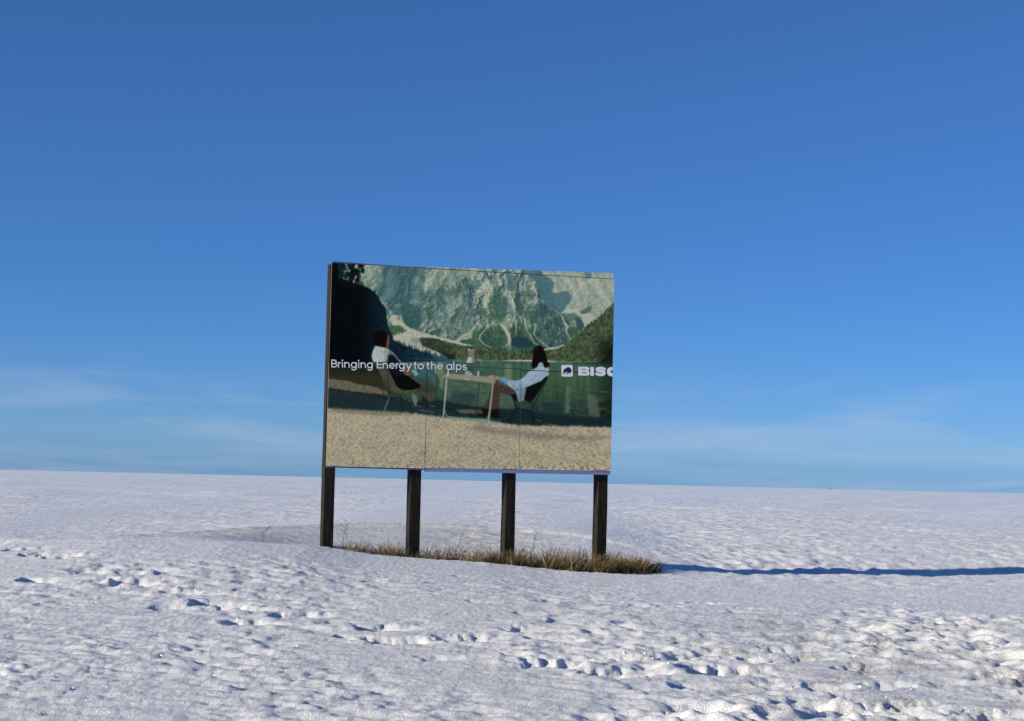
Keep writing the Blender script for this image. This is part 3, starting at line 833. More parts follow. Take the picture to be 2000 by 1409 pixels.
    line([(738, 722), (745, 750), (752, 781)], 1.3, DK, .5, .95)
    line([(755, 704), (757, 730), (762, 779)], 1.3, (22, 28, 22), .5, .9)
    line([(751, 780), (760, 778), (780, 777), (793, 783)], 1.6, (8, 16, 20), .5, .9)
    line([(761, 775), (754, 792), (748, 807)], [1.3, 1.4, 1.8], (112, 122, 118), .5, .95)
    line([(749, 783), (740, 793), (734, 800)], 1.1, (34, 46, 48), .5, .9)
    line([(781, 770), (784, 785), (786, 803)], 1.6, (10, 18, 20), .5, .95)
    line([(794, 778), (799, 793), (806, 808)], 1.6, (10, 18, 20), .5, .95)
    line([(792, 780), (804, 769)], 1.2, (60, 78, 80), .5, .8)
    # --- woman in the right chair
    BK = (8, 11, 14)
    poly([(1071.5, 734), (1066, 734), (1058, 744), (1027, 756), (1023, 780), (1034, 787), (1043, 779), (1053, 765), (1066, 744)], BK, .6)
    poly([(993, 768), (1006, 763), (1011, 780), (1009, 785), (1001, 777)], (22, 9, 12), .6)
    poly([(962, 750), (968, 744), (978, 744), (990, 751), (1003, 757), (1008, 762), (1005, 769), (996, 772.5), (985, 770), (977, 767), (976, 780), (973, 798), (966, 801), (956, 800), (945, 796), (955, 775), (960, 757)], tint((60, 48, 39), .18, 3, 9, 113), .6)
    poly([(927, 806), (945, 798), (960, 800), (973, 799), (977, 814), (970, 818), (955, 814), (935, 813)], (14, 12, 11), .7)
    poly([(926, 802), (940, 800), (944, 808), (932, 809)], (86, 78, 62), 1, .5, 4, .7)
    SH = lambda x, y: np.array((136, 160, 178)) * (1 - .25 * sstep(740, 775, y) + .30 * fbm(x / 4, y / 4, 114, 3))[..., None]
    poly([(1052, 709), (1059, 707), (1062, 716), (1067, 719), (1072, 718), (1071.5, 734), (1066, 735), (1058, 743), (1045, 749), (1027, 757), (1026, 766), (1023, 782), (1013, 785), (1009, 772), (1006, 763), (1000, 758), (991, 753), (992, 742), (1005, 744), (1016, 742), (1024, 736), (1035, 725), (1045, 718)], SH, .6)
    poly([(1046, 728), (1068, 722), (1069, 733), (1055, 744), (1035, 750), (1040, 738)], (122, 142, 160), 2, 1, 5, .6)
    poly([(1006, 758), (1027, 756), (1026, 766), (1007, 764)], (92, 116, 136), 1, .6, 4, .8)
    poly([(1016, 768), (1024, 766), (1022, 782), (1014, 784)], (84, 108, 134), 1, .6, 4, .7)
    for a, b in (((1004, 746), (1007, 756)), ((1012, 745), (1016, 755)), ((996, 745), (1003, 752)), ((1030, 735), (1040, 742))):
        line([a, b], 1.2, (84, 112, 136), .7, .7)
    poly([(975, 737), (985, 736), (993, 742), (992, 752), (983, 748.5), (976, 743)], tint((88, 130, 164), .15, 4, 4, 115), .6)
    poly([(967, 746), (980, 745), (992, 752), (990, 755), (975, 749)], (70, 84, 98), .8, 0, 4, .8)
    poly([(952.5, 736), (956, 733.5), (961, 732.5), (968, 733.5), (976, 736.5), (975, 742), (966, 741), (957, 738.5)], tint((154, 113, 82), .12, 3, 3, 116), .6)
    line([(965, 735), (967, 737)], 1.6, (48, 34, 28), .5, .8)
    poly([(1041, 685), (1045, 678), (1050, 675), (1056, 675), (1061, 679), (1065, 687), (1067.5, 697), (1070, 707), (1074.5, 712), (1073, 716), (1064, 719), (1060.5, 710), (1059, 707.5), (1052, 710), (1050, 717), (1041, 722), (1038.5, 714), (1040, 701), (1040, 692)], tint((14, 8, 8), .3, 3, 9, 117), .6)
    line([(1046, 683), (1051, 680)], 2.4, (52, 38, 36), 1, .7)
    line([(1041.5, 689), (1041, 699)], 1.4, (104, 74, 50), .6, .7)
    line([(1069, 741), (1056, 765), (1038, 800)], 1.5, BK, .5, .95)
    line([(1040, 782), (1035, 799)], 1.3, BK, .5, .9)
    line([(1002, 776), (1010, 796)], 1.4, BK, .5, .95)
    line([(1000, 774), (1004, 786), (1008, 800)], 1.2, BK, .5, .95)
    line([(1007, 798), (1020, 800), (1035, 803), (1038, 806)], 2.6, BK, .5, .95)
    line([(1008, 800), (999, 812), (993, 823)], [1.8, 1.8, 2.6], BK, .5, .95)
    line([(1036, 804), (1041, 815), (1043, 824)], [2, 1.8, 2.6], BK, .5, .95)
    # --- table with coffee pot
    poly([(913.5, 684), (928, 684), (926.5, 697), (915, 697)], tint((112, 106, 98), .1, 2, 9, 118), .5)
    poly([(914.5, 697.5), (926, 697.5), (928.5, 709), (911, 709)], lambda x, y: np.array((176, 178, 164)) * (1 - .45 * sstep(917, 927, x))[..., None], .5)
    poly([(913, 681), (926, 682), (928, 685), (914, 685)], (130, 132, 124), .5)
    line([(921, 679), (921, 682)], 2.2, (16, 18, 18), .5)
    line([(929, 688), (930, 706)], 1.6, (34, 46, 44), .6, .7)
    line([(910, 710), (927, 711)], 1.8, (46, 42, 36), .5, .9)
    poly([(909, 724), (922, 724), (923, 735), (908, 734)], (140, 156, 148), 1, .5, 4, .8)
    poly([(915, 719), (924, 722), (924, 728), (916, 727)], (26, 56, 66), .8, .5, 4, .8)
    line([(934.5, 726), (934, 737)], 2.4, (206, 205, 190), .5)
    poly([(938, 724), (944, 724), (944, 737), (938, 737)], (46, 70, 72), .8, 0, 4, .7)
    TB = tint((124, 122, 108), .07, 8, 2, 119)
    poly([(866, 733), (873, 730), (886, 730.5), (967, 737), (968, 748), (961, 748.5), (920, 744.5), (872, 740), (866, 738.5)], TB, .5)
    line([(866, 739.5), (905, 743), (936, 746)], 1.2, (52, 56, 48), .5, .85)
    line([(908, 738), (911, 741), (917, 742)], 1.6, (164, 160, 142), .5, .8)
    line([(876, 721), (875, 733)], [2.4, 4], (172, 168, 152), .5, .95)
    line([(895, 744), (902, 747), (908, 745)], .9, (60, 58, 48), .5, .8)
    line([(945, 746), (952, 750)], 2, (136, 80, 56), .6, .8)
    line([(868, 741), (866.5, 756), (865.5, 785)], 2, (52, 66, 58), .5, .85)
    line([(936.5, 747), (934, 770), (932.5, 792)], 1.8, (30, 42, 36), .5, .9)
    line([(942, 749), (938, 758)], 1, (112, 112, 98), .5, .7)
    line([(872.5, 741), (870, 770), (867.5, 795), (865, 819)], [3, 3, 2.6, 2.2], (150, 150, 134), .5, .97)
    line([(963, 748.5), (960, 775), (957, 798), (954, 827)], [2.6, 2.8, 3, 2.2], (152, 146, 132), .5, .97)
    line([(868, 801), (869.5, 808), (873, 813), (880, 815), (910, 818), (940, 821), (948, 821), (953, 816), (955, 806)], 1.7, (124, 136, 124), .5, .95)
    # --- fine photographic texture over the mountain
    w = window([(628, 505), (1208, 700)], 0)
    x, y = GX[w], GY[w]
    u, v = x * .86 + y * .5, -x * .5 + y * .86
    tex = 1.25 * fbm(u / 1.7, v / 3.6, 121, 3, .6) + 1.0 * np.abs(fbm(x / 4, y / 7, 122, 3)) - .25
    k = sstep(705, 690, y) * sstep(700, 770, x) * (.35 + .65 * sstep(1130, 1060, x))
    IMG[w] *= (1 + .30 * tex * k)[..., None]


paint()
IMG = np.stack([blur(IMG[..., c], 1) for c in range(3)], -1) * .6 + IMG * .4
IMG = IMG * (1 + .05 * (hash2(GX * 2, GY * 2, 5) - .5))[..., None]
IMG = np.clip(IMG, 0, 255)
lum = IMG @ np.array((.3, .59, .11))
IMG = IMG * 0.87 + lum[..., None] * 0.13          # slightly faded inks
SRGB = IMG / 255.0
LIN = np.where(SRGB <= 0.04045, SRGB / 12.92, ((SRGB + 0.055) / 1.055) ** 2.4)
INK = LIN / np.array((0.45, 0.47, 0.57))          # reflectance of the print, colour balanced for open shade on snow
mx = INK.max(-1, keepdims=True)
INK = INK * np.where(mx > 0.72, (0.72 + 0.22 * (1 - np.exp(-(mx - 0.72) / 0.30))) / np.maximum(mx, 1e-6), 1.0)


def sample(px, py):
    fx = np.clip((px - X0) * S - .5, 0, PW - 1.001); fy = np.clip((py - Y0) * S - .5, 0, PHt - 1.001)
    a = 0
    for ox, oy in ((-.5, -.5), (.5, -.5), (-.5, .5), (.5, .5)):
        xx = np.clip(fx + ox, 0, PW - 1.001); yy = np.clip(fy + oy, 0, PHt - 1.001)
        ix = xx.astype(int); iy = yy.astype(int); tx = (xx - ix)[:, None]; ty = (yy - iy)[:, None]
        a = a + (INK[iy, ix] * (1 - tx) + INK[iy, ix + 1] * tx) * (1 - ty) + (INK[iy + 1, ix] * (1 - tx) + INK[iy + 1, ix + 1] * tx) * ty
    return a / 4


def panel_mesh(name, quad, thick=PT, step=0.0082, y=0.0):
    """slab whose front face carries the print as point colours; quad = (BL, BR, TR, TL) in board x,z"""
    bl, br, tr, tl = [np.array(q, float) for q in quad]
    nc = max(2, int(np.linalg.norm(br - bl) / step)); nr = max(2, int(max(tl[1] - bl[1], tr[1] - br[1]) / step))
    u = np.linspace(0, 1, nc); v = np.linspace(0, 1, nr)
    U, Vv = np.meshgrid(u, v)
    U = U.ravel()[:, None]; Vv = Vv.ravel()[:, None]
    P = (bl * (1 - U) + br * U) * (1 - Vv) + (tl * (1 - U) + tr * U) * Vv
    n0 = nr * nc
    co = np.zeros((n0 + 8, 3))
    co[:n0, 0] = P[:, 0]; co[:n0, 2] = P[:, 1]; co[:n0, 1] = y
    cs = [bl, br, tr, tl]
    for i, c in enumerate(cs):
        co[n0 + i] = (c[0], y, c[1]); co[n0 + 4 + i] = (c[0], y + thick, c[1])
    idx = np.arange(n0).reshape(nr, nc)
    q = np.stack([idx[:-1, :-1].ravel(), idx[:-1, 1:].ravel(), idx[1:, 1:].ravel(), idx[1:, :-1].ravel()], -1)
    f, b = n0, n0 + 4
    ex = np.array([(f + 1, f, b, b + 1), (f + 2, f + 1, b + 1, b + 2), (f + 3, f + 2, b + 2, b + 3), (f, f + 3, b + 3, b), (b + 1, b, b + 3, b + 2)])
    Q = np.concatenate([q, ex]).astype(np.int32)
    me = bpy.data.meshes.new(name)
    me.vertices.add(len(co)); me.vertices.foreach_set('co', co.astype(np.float32).ravel())
    me.loops.add(Q.size); me.loops.foreach_set('vertex_index', Q.ravel())
    me.polygons.add(len(Q)); me.polygons.foreach_set('loop_start', (np.arange(len(Q)) * 4).astype(np.int32))
    mi = np.zeros(len(Q), np.int32); mi[-5:] = 1
    me.polygons.foreach_set('material_index', mi)
    me.update(calc_edges=True)
    px, py = apply_h(H_LS, co[:, 0], co[:, 2])
    c = np.ones((len(co), 4), np.float32)
    c[:, :3] = sample(px, py)
    a = me.color_attributes.new('print_colour', 'FLOAT_COLOR', 'POINT')
    a.data.foreach_set('color', c.ravel())
    return me


def brd(x, y):
    s, t = apply_h(H_SL, np.array(float(x)), np.array(float(y)))
    return float(s), float(t)


zt, zb = BZ + BH, BZ
zm1, zm2, zm3 = BZ + 0.508 * BH, BZ + 0.512 * BH, BZ + 0.506 * BH
c1, c2 = 0.3335 * BW, 0.6659 * BW
G = 0.0028
pan = [
    ((0, zb), (c1 - G, zb - .012), (c1 - .0008, zm1 - .0006), (0, zm1 - .0006)),
    ((0, zm1 + .0006), (c1 - .0008, zm1 + .0006), (c1 - .0008, zt - .004), (0, zt)),
    ((c1 + G, zb + .002), (c2 - G, zb + .004), (c2 - G - .008, zm2 - .004), (c1 + .0008, zm2 - .003)),
    ((c1 + .0008, zm2 + .003), (c2 - G, zm2 + .004), (c2 - G, zt - .002), (c1 + .0008, zt - .004)),
    ((c2 + G, zb + .004), (BW, zb), (BW, zm3 - .006), (c2 + G - .008, zm3 - .006)),
    ((c2 + G, zm3 + .006), (BW, zm3 + .006), (BW, zt), (c2 + G, zt - .002)),
]
for i, q in enumerate(pan):
    o = link('print_panel', panel_mesh('print_panel', q), [M_PRINT, M_EDGE], board)
    o.location.y = (0.0, 0.0004, 0.001, 0.0007, -0.0003, 0.0005)[i]
# header strip above the right two thirds: a wedge that opens to the right
hx0, hx1 = brd(836, 522)[0], BW - 0.02
o = link('header_strip', panel_mesh('header_strip', ((hx0, zt + .007), (hx1, zt + .009), (hx1, brd(1199, 533.5)[1]), (hx0, zt + .022))), [M_PRINT, M_EDGE], board)
o['label'] = 'narrow printed strip above the panels, widening to the right'
o.location.y = 0.004
me = box_mesh('header_backing', hx0 - .2, hx1 - .01, PT + .006, PT + .014, zt - .01, zt + .014)
link('header_backing', me, M_BACK, board)
me = panel_mesh('top_batten', ((0.008, zt + .002), (c1, zt), (c1, zt + .004), (0.008, zt + .022)), PT - .004, 0.5)
o = link('top_batten', me, [M_LAVD, M_LAVD], board)
o.location.y = 0.003
# strips below the panels
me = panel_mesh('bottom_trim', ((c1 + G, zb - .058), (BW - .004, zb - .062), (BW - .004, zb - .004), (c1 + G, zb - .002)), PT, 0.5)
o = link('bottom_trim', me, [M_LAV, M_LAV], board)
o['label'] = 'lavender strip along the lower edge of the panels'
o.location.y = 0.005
me = panel_mesh('bottom_trim', ((0.0, zb - .022), (c1 - G, zb - .036), (c1 - G, zb - .014), (0.0, zb - .002)), PT, 0.5)
o = link('bottom_trim', me, [M_LAVD, M_LAVD], board)
o['label'] = 'thin dark strip under the left panel'
o.location.y = 0.004

# ------------------------------------------------------------------ lettering (flat vinyl on the panels)
LZ = -0.0021


class Sheet:
    """flat polygons in layout units, laid on the board face"""
    def __init__(self): self.v = []; self.f = []; self.lay = {}; self.k = 0

    def mark(self, b):
        for i in range(b, len(self.v)):
            self.lay[i] = self.k
        self.k += 1

    def quadstrip(self, L, Rr, closed=False):
        n = len(L)
        b = len(self.v)
        for p, q in zip(L, Rr):
            self.v += [p, q]
        for i in range(n if closed else n - 1):
            j = (i + 1) % n
            self.f.append((b + 2 * i, b + 2 * i + 1, b + 2 * j + 1, b + 2 * j))
        self.mark(b)

    def stroke(self, pts, wd, closed=False):
        L = []; Rr = []
        n = len(pts)
        for i in range(n):
            a = pts[(i - 1) % n] if (closed or i > 0) else pts[i]
            c = pts[(i + 1) % n] if (closed or i < n - 1) else pts[i]
            dx, dy = c[0] - a[0], c[1] - a[1]
            d = math.hypot(dx, dy) or 1
            nx, ny = -dy / d * wd / 2, dx / d * wd / 2
            L.append((pts[i][0] + nx, pts[i][1] + ny)); Rr.append((pts[i][0] - nx, pts[i][1] - ny))
        self.quadstrip(L, Rr, closed)

    def ngon(self, pts):
        b = len(self.v)
        self.v += list(pts)
        self.f.append(tuple(range(b, b + len(pts))))
        self.mark(b)

    def build(self, name, m, parent, y=LZ, xmax=None):
        co = []
        lay = [0.0] * len(self.v)
        for k, f in enumerate(self.f):
            for i in f:
                lay[i] = self.lay.get(i, 0) * 0.00012
        for n_, (x, z) in enumerate(self.v):
            s, t = brd(x, z)
            if xmax is not None:
                s = min(s, xmax)
            co.append((s, y - lay[n_], t))
        me = bpy.data.meshes.new(name)
        me.from_pydata(co, [], self.f)
        bm = bmesh.new(); bm.from_mesh(me)
        bmesh.ops.triangulate(bm, faces=[f for f in bm.faces if len(f.verts) > 4])
        bmesh.ops.recalc_face_normals(bm, faces=bm.faces)
        for f in bm.faces:
            if f.normal.y > 0:
                f.normal_flip()
        bm.to_mesh(me); bm.free()
        return link(name, me, m, parent)


def arc(cx, cy, rx, ry, a0, a1, n=18):
    return [(cx + rx * math.cos(R(a0 + (a1 - a0) * i / n)), cy - ry * math.sin(R(a0 + (a1 - a0) * i / n))) for i in range(n + 1)]


def slogan():
    cur = [Sheet()]

    def done():
        cur[0].build('letter', M_WHITE, board)
        cur[0] = Sheet()

    SW = 2.05; h = SW / 2
    XH, CAP, ASC, DSC = 10.9, 15.1, 15.6, 4.9

    def T(pts, base):    # letters follow the gentle slope of the base line
        return [(x, base(x) - y) for (x, y) in pts]

    def base(x): return 717.7 + 0.0208 * (x - 647)

    def st(pts, w=SW, closed=False): cur[0].stroke(T(pts, base), w, closed)

    def a_(cx, cy, rx, ry, a0, a1, n=18): return [(cx + rx * math.cos(R(a0 + (a1 - a0) * i / n)), cy + ry * math.sin(R(a0 + (a1 - a0) * i / n))) for i in range(n + 1)]

    def n_(x0, x1, top=XH):
        st([(x0 + h, 0), (x0 + h, top)])
        r = (x1 - x0 - SW) / 2
        st(a_(x0 + h + r, XH - h - r, r, r, 180, 0) + [(x1 - h, 0)])

    def ring(x0, x1):
        cx, rx = (x0 + x1) / 2, (x1 - x0 - SW) / 2
        ry = (XH - SW) / 2 + .25
        st(a_(cx, XH / 2, rx, ry, 0, 360, 32)[:-1], SW, True)

    def i_(x):
        st([(x, 0), (x, XH)])
        cur[0].ngon(T(a_(x, 14.2, 1.45, 1.45, 0, 360, 12)[:-1], base))

    def g_(x0, x1):
        ring(x0, x1)
        cx, rx = (x0 + x1) / 2, (x1 - x0 - SW) / 2
        st([(x1 - h, XH), (x1 - h, -0.6)] + a_(cx, -0.6, rx, 3.4, 0, -155, 16)[1:])

    def e_(x0, x1):
        cx, rx = (x0 + x1) / 2, (x1 - x0 - SW) / 2
        ry = (XH - SW) / 2 + .25
        st(a_(cx, XH / 2, rx, ry, 0, 318, 28))
        st([(x0 + h, XH / 2), (x1 - h * .4, XH / 2)], SW * .85)

    def r_(x0, x1):
        st([(x0 + h, 0), (x0 + h, XH)])
        st(a_(x1 + .2, XH - h - 4.4, x1 - x0 - h, 4.4, 180, 92, 10))

    def t_(x0, x1):
        xc = x0 + (x1 - x0) * .42
        st([(xc, 14.3), (xc, 2.6)] + a_(xc + 2.4, 2.9, 2.4, 2.0, 180, 275, 8)[1:])
        st([(x0, XH - h), (x1, XH - h)], SW * .9)

    # B
    x0, x1 = 647.0, 658.4
    st([(x0 + h, 0), (x0 + h, CAP)])
    for (yb, yt, xr) in ((7.6, CAP - h, x1 - .8), (h, 7.6, x1)):
        ry = (yt - yb) / 2
        st([(x0 + h, yt), (xr - h - ry, yt)] + a_(xr - h - ry, (yt + yb) / 2, ry, ry, 90, -90, 14)[1:] + [(x0 + h, yb)])
    done()
    for fn, ar in ((r_, (660, 666)), (i_, (668.8,)), (n_, (672.4, 683)), (g_, (685.2, 696.6)), (i_, (700.5,)), (n_, (704.3, 714.7)), (g_, (716.7, 728.1))):
        fn(*ar); done()
    # E
    x0, x1 = 735.9, 746.0
    st([(x0 + h, 0), (x0 + h, CAP)])
    for yy in (h, 7.7, CAP - h):
        st([(x0 + h, yy), (x1 - (.6 if yy == 7.7 else 0), yy)])
    done()
    for fn, ar in ((n_, (747.4, 758)), (e_, (760.2, 771.4)), (r_, (773, 778.6)), (g_, (779.2, 790.6))):
        fn(*ar); done()
    # y
    st([(793.4, XH), (798.4, 0.4)]); st([(803.2, XH), (797.0, -4.2), (794.8, -4.6)])
    done()
    for fn, ar in ((t_, (808.4, 814.2)), (ring, (815.6, 828.0)), (t_, (833.2, 839.4)), (n_, (842, 851.9, ASC)), (e_, (854, 865.4))):
        fn(*ar); done()
    # a l p s
    ring(872, 883.4); st([(883.4 - h, 0), (883.4 - h, XH)])
    done()
    st([(886.4, 0), (886.4, ASC)])
    done()
    ring(890.5, 901.6); st([(890.5 + h, XH), (890.5 + h, -DSC)])
    done()
    cx = 907.7
    pts = a_(cx, XH - h - 2.25, 3.3, 2.25, 30, 265, 14) + a_(cx, h + 2.35, 3.5, 2.35, 85, -150, 14)
    st(pts)
    done()


def wordmark():
    # rounded white tile with the animal emblem
    sh = Sheet()
    x0, x1, y0, y1, r = 1096.5, 1118.8, 713.0, 735.7, 2.6
    sk = lambda x, y: (x, y + .012 * (x - 1107))
    pts = []
    for (cx, cy, a) in ((x1 - r, y0 + r, 0), (x0 + r, y0 + r, 90), (x0 + r, y1 - r, 180), (x1 - r, y1 - r, 270)):
        pts += arc(cx, cy, r, r, a, a + 90, 6)
    sh.ngon([sk(*p) for p in pts])
    o = sh.build('logo_tile', M_WHITE, board)
    o['label'] = 'white rounded tile behind the emblem'
    sh = Sheet()
    raw = [(232, 592), (234, 558), (250, 522), (264, 497), (255, 476), (276, 440), (310, 416), (345, 405), (378, 374), (410, 362), (450, 378), (476, 404), (502, 426), (526, 458), (517, 492), (506, 530), (488, 550), (474, 556), (458, 548), (446, 548), (456, 576), (466, 604), (450, 602), (424, 556), (404, 550), (386, 560), (386, 584), (396, 600), (360, 600), (368, 560), (364, 530), (340, 520), (318, 534), (326, 568), (332, 598), (308, 592), (312, 566), (298, 548), (276, 560), (262, 576), (260, 598)]
    sh.ngon([(1085 + a / 16.58, 695 + b / 16.58) for a, b in raw])
    o = sh.build('logo_emblem', M_NAVY, board, y=LZ - .0006)
    o['label'] = 'dark blue bison silhouette'
    # heavy wide capitals, the last one cut by the edge of the board
    cell = [Sheet()]

    def cap():
        cell[0].build('capital_letter', M_WHITE, board, xmax=BW - 0.002)
        cell[0] = Sheet()

    def p(x, y): return (1085 + x / 16.58, 695 + y / 16.58)
    B = lambda q: cell[0].ngon([p(*k) for k in q])
    # B: stem, three bars and two bowls
    B([(735, 355), (848, 356), (848, 640), (735, 638)])
    B([(848, 356), (1010, 356), (1010, 425), (848, 425)])
    B([(848, 455), (1010, 455), (1010, 540), (848, 540)])
    B([(848, 566), (1020, 568), (1020, 644), (848, 640)])
    def bow(cx, cy, rx, ry, ix, iy):
        L = [p(cx + rx * math.cos(R(a)), cy - ry * math.sin(R(a))) for a in np.linspace(90, -90, 15)]
        Rr = [p(cx + ix * math.cos(R(a)), cy - iy * math.sin(R(a))) for a in np.linspace(90, -90, 15)]
        cell[0].quadstrip(L, Rr)
    bow(1008, 427, 84, 71, 0.5, 14)
    B([(980, 425), (1009, 425), (1009, 455), (980, 455)])
    bow(1018, 568, 90, 76, 0.5, 14)
    B([(1000, 540), (1019, 540), (1019, 568), (1000, 568)])
    B([(1008, 440), (1060, 470), (1075, 505), (1018, 540)])
    cap()
    # I
    B([(1128, 362), (1246, 364), (1246, 650), (1128, 647)])
    cap()
    # S: thick ribbon
    cpts = [(1600, 470), (1585, 432), (1530, 408), (1455, 402), (1380, 410), (1335, 438), (1345, 470), (1400, 490), (1470, 502), (1540, 516), (1585, 545), (1580, 585), (1530, 608), (1455, 616), (1385, 608), (1335, 585), (1318, 550)]
    cell[0].stroke([p(*k) for k in cpts], 92 / 16.58)
    cap()
    # O
    L = []; Rr = []
    for a in np.linspace(0, 360, 49)[:-1]:
        c, s_ = math.cos(R(a)), math.sin(R(a))
        f = lambda v: math.copysign(abs(v) ** .8, v)
        L.append(p(1865 + 200 * f(c), 516 - 152 * f(s_))); Rr.append(p(1865 + 84 * f(c), 514 - 40 * f(s_)))
    cell[0].quadstrip(L, Rr, True)
    cap()


slogan()
wordmark()

# ------------------------------------------------------------------ dry grass
GP = np.array([(0.24, 0.17, 0.08), (0.18, 0.125, 0.055), (0.09, 0.066, 0.034), (0.38, 0.31, 0.19), (0.11, 0.10, 0.05)])


def to_world(s, q):
    return BX + bdir[0] * s + bnor[0] * q, BY + bdir[1] * s + bnor[1] * q


def blades_mesh(name, blades):
    """blades: (x, y, z, height, width, lean_x, lean_y, curl, colour) -> curved tapering strips"""
    V = []; F = []; C = []
    for (x, y, z, h, w, lx, ly, curl, c) in blades:
        b = len(V)
        a = random.uniform(0, math.pi)
        wx, wy = math.cos(a) * w / 2, math.sin(a) * w / 2
        for k, t in enumerate((0, .4, .75)):
            ox, oy, oz = lx * t + curl * lx * t * t, ly * t + curl * ly * t * t, h * t * (1 - .25 * curl * t)
            f = 1 - .55 * t
            V += [(x + ox - wx * f, y + oy - wy * f, z + oz), (x + ox + wx * f, y + oy + wy * f, z + oz)]
            C += [c, c]
        V.append((x + lx * (1 + curl), y + ly * (1 + curl), z + h * (1 - .25 * curl)))
        C.append(c)
        F += [(b, b + 1, b + 3, b + 2), (b + 2, b + 3, b + 5, b + 4), (b + 4, b + 5, b + 6)]
    me = bpy.data.meshes.new(name)
    me.from_pydata(V, [], F)
    a = me.color_attributes.new('blade_colour', 'FLOAT_COLOR', 'POINT')
    a.data.foreach_set('color', np.array([tuple(c) + (1.0,) for c in C], np.float32).ravel())
    return me


def ground_at(x, y):
    return float(snow_height(np.array([x]), np.array([y]))[0])


def grass():
    pts = []
    # tussock centres along the strip; density and height grow towards the right-hand post
    tus = []
    for k in range(330):
        s = random.uniform(0.28, 5.12)
        dens = np.interp(s, [0.2, 0.9, 1.4, 2.2, 3.2, 4.4, 5.3], [.25, .35, .22, .5, 1, 1, .6])
        if random.random() > dens:
            continue
        q = random.gauss(0.02, 0.22)
        tus.append((s, q, np.interp(s, [0.2, 1.4, 2.2, 3.3, 4.4, 5.3], [.22, .20, .24, .32, .36, .24]) * random.uniform(.6, 1.25)))
    xs = []; info = []
    for (s, q, h) in tus:
        col = GP[random.choices(range(5), (5, 5, 4, 1.5, 2))[0]]
        for b in range(random.randint(14, 30)):
            ss = s + random.gauss(0, .055); qq = q + random.gauss(0, .05)
            x, y = to_world(ss, qq)
            xs.append((x, y))
            hh = h * random.uniform(.35, 1.15)
            info.append((hh, random.uniform(.005, .011), random.gauss(0.02, .4) * hh, random.gauss(0, .35) * hh, random.uniform(0, .9), col * random.uniform(.6, 1.3)))
    # sparse thin stalks in the ring behind and at the ends
    for k in range(420):
        s = random.uniform(0.2, 5.4); q = -abs(random.gauss(0.3, .8))
        x, y = to_world(s, q)
        xs.append((x, y)); hh = random.uniform(.08, .32)
        info.append((hh, .005, random.gauss(0, .2) * hh, random.gauss(0, .2) * hh, random.uniform(0, .5), GP[1] * random.uniform(.6, 1.2)))
    for k in range(260):
        s = random.uniform(0.1, 5.5); q = random.uniform(-.75, .62)
        x, y = to_world(s, q)
        xs.append((x, y)); hh = random.uniform(.05, .16)
        info.append((hh, .006, random.gauss(0, .5) * hh, random.gauss(0, .5) * hh, random.uniform(0, 1), GP[random.choice((1, 2, 4))] * random.uniform(.6, 1.2)))
    for k in range(60):
        x = random.uniform(1.6, 3.3); y = 22.55 + random.gauss(0, .12)
        xs.append((x, y)); hh = random.uniform(.04, .1)
        info.append((hh, .007, random.gauss(0, .3) * hh, 0, .3, GP[4] * random.uniform(.6, 1.2)))
    P = np.array(xs)
    Z = snow_height(P[:, 0].copy(), P[:, 1].copy())
    bl = [(x, y, z - .02) + i for (x, y), z, i in zip(xs, Z, info)]
    o = link('dry_grass', blades_mesh('dry_grass', bl), M_GRASS)
    tag(o, 'brown dry grass growing in the melted strip under the sign', 'grass', 'stuff')


def grass_clump(s, q, rad, h, n, label, cols):
    cx, cy = to_world(s, q)
    cz = ground_at(cx, cy)
    bl = []
    for k in range(n):
        a = random.uniform(0, 6.28); r = rad * math.sqrt(random.random())
        x, y = r * math.cos(a), r * math.sin(a) * .7
        z = ground_at(cx + x, cy + y) - cz - .02
        hh = h * random.uniform(.4, 1.1) * (1 - .35 * (r / rad) ** 2)
        bl.append((x, y, z, hh, random.uniform(.006, .012), (math.cos(a) * .35 * r / rad + random.gauss(.05, .3)) * hh, random.gauss(0, .3) * hh, random.uniform(0, .9), np.array(random.choice(cols)) * random.uniform(.7, 1.3)))
    o = link('grass_clump', blades_mesh('grass_clump', bl), M_GRASS)
    o.location = (cx, cy, cz)
    tag(o, label, 'grass clump', None, 'larger grass clumps at the right end of the strip')


grass()
gold = [(0.32, 0.20, 0.065), (0.36, 0.25, 0.09), (0.20, 0.12, 0.045)]
dark = [(0.13, 0.09, 0.04), (0.09, 0.06, 0.03), (0.2, 0.13, 0.05)]
grass_clump(BW + .22, .05, .30, .36, 420, 'golden dry grass clump just right of the right-hand post', gold)
grass_clump(BW + .60, .0, .24, .32, 300, 'dark brown grass clump at the far right end of the strip', dark)
grass_clump(.622 * BW + .05, .12, .34, .27, 320, 'reddish brown grass clump at the foot of the third post', [(0.21, 0.125, 0.05), (0.27, 0.18, 0.08), (0.11, 0.07, 0.035)])
grass_clump(.80 * BW, .1, .34, .25, 320, 'brown grass clump between the third post and the right-hand post', [(0.2, 0.12, 0.045), (0.3, 0.2, 0.08), (0.12, 0.08, 0.03)])


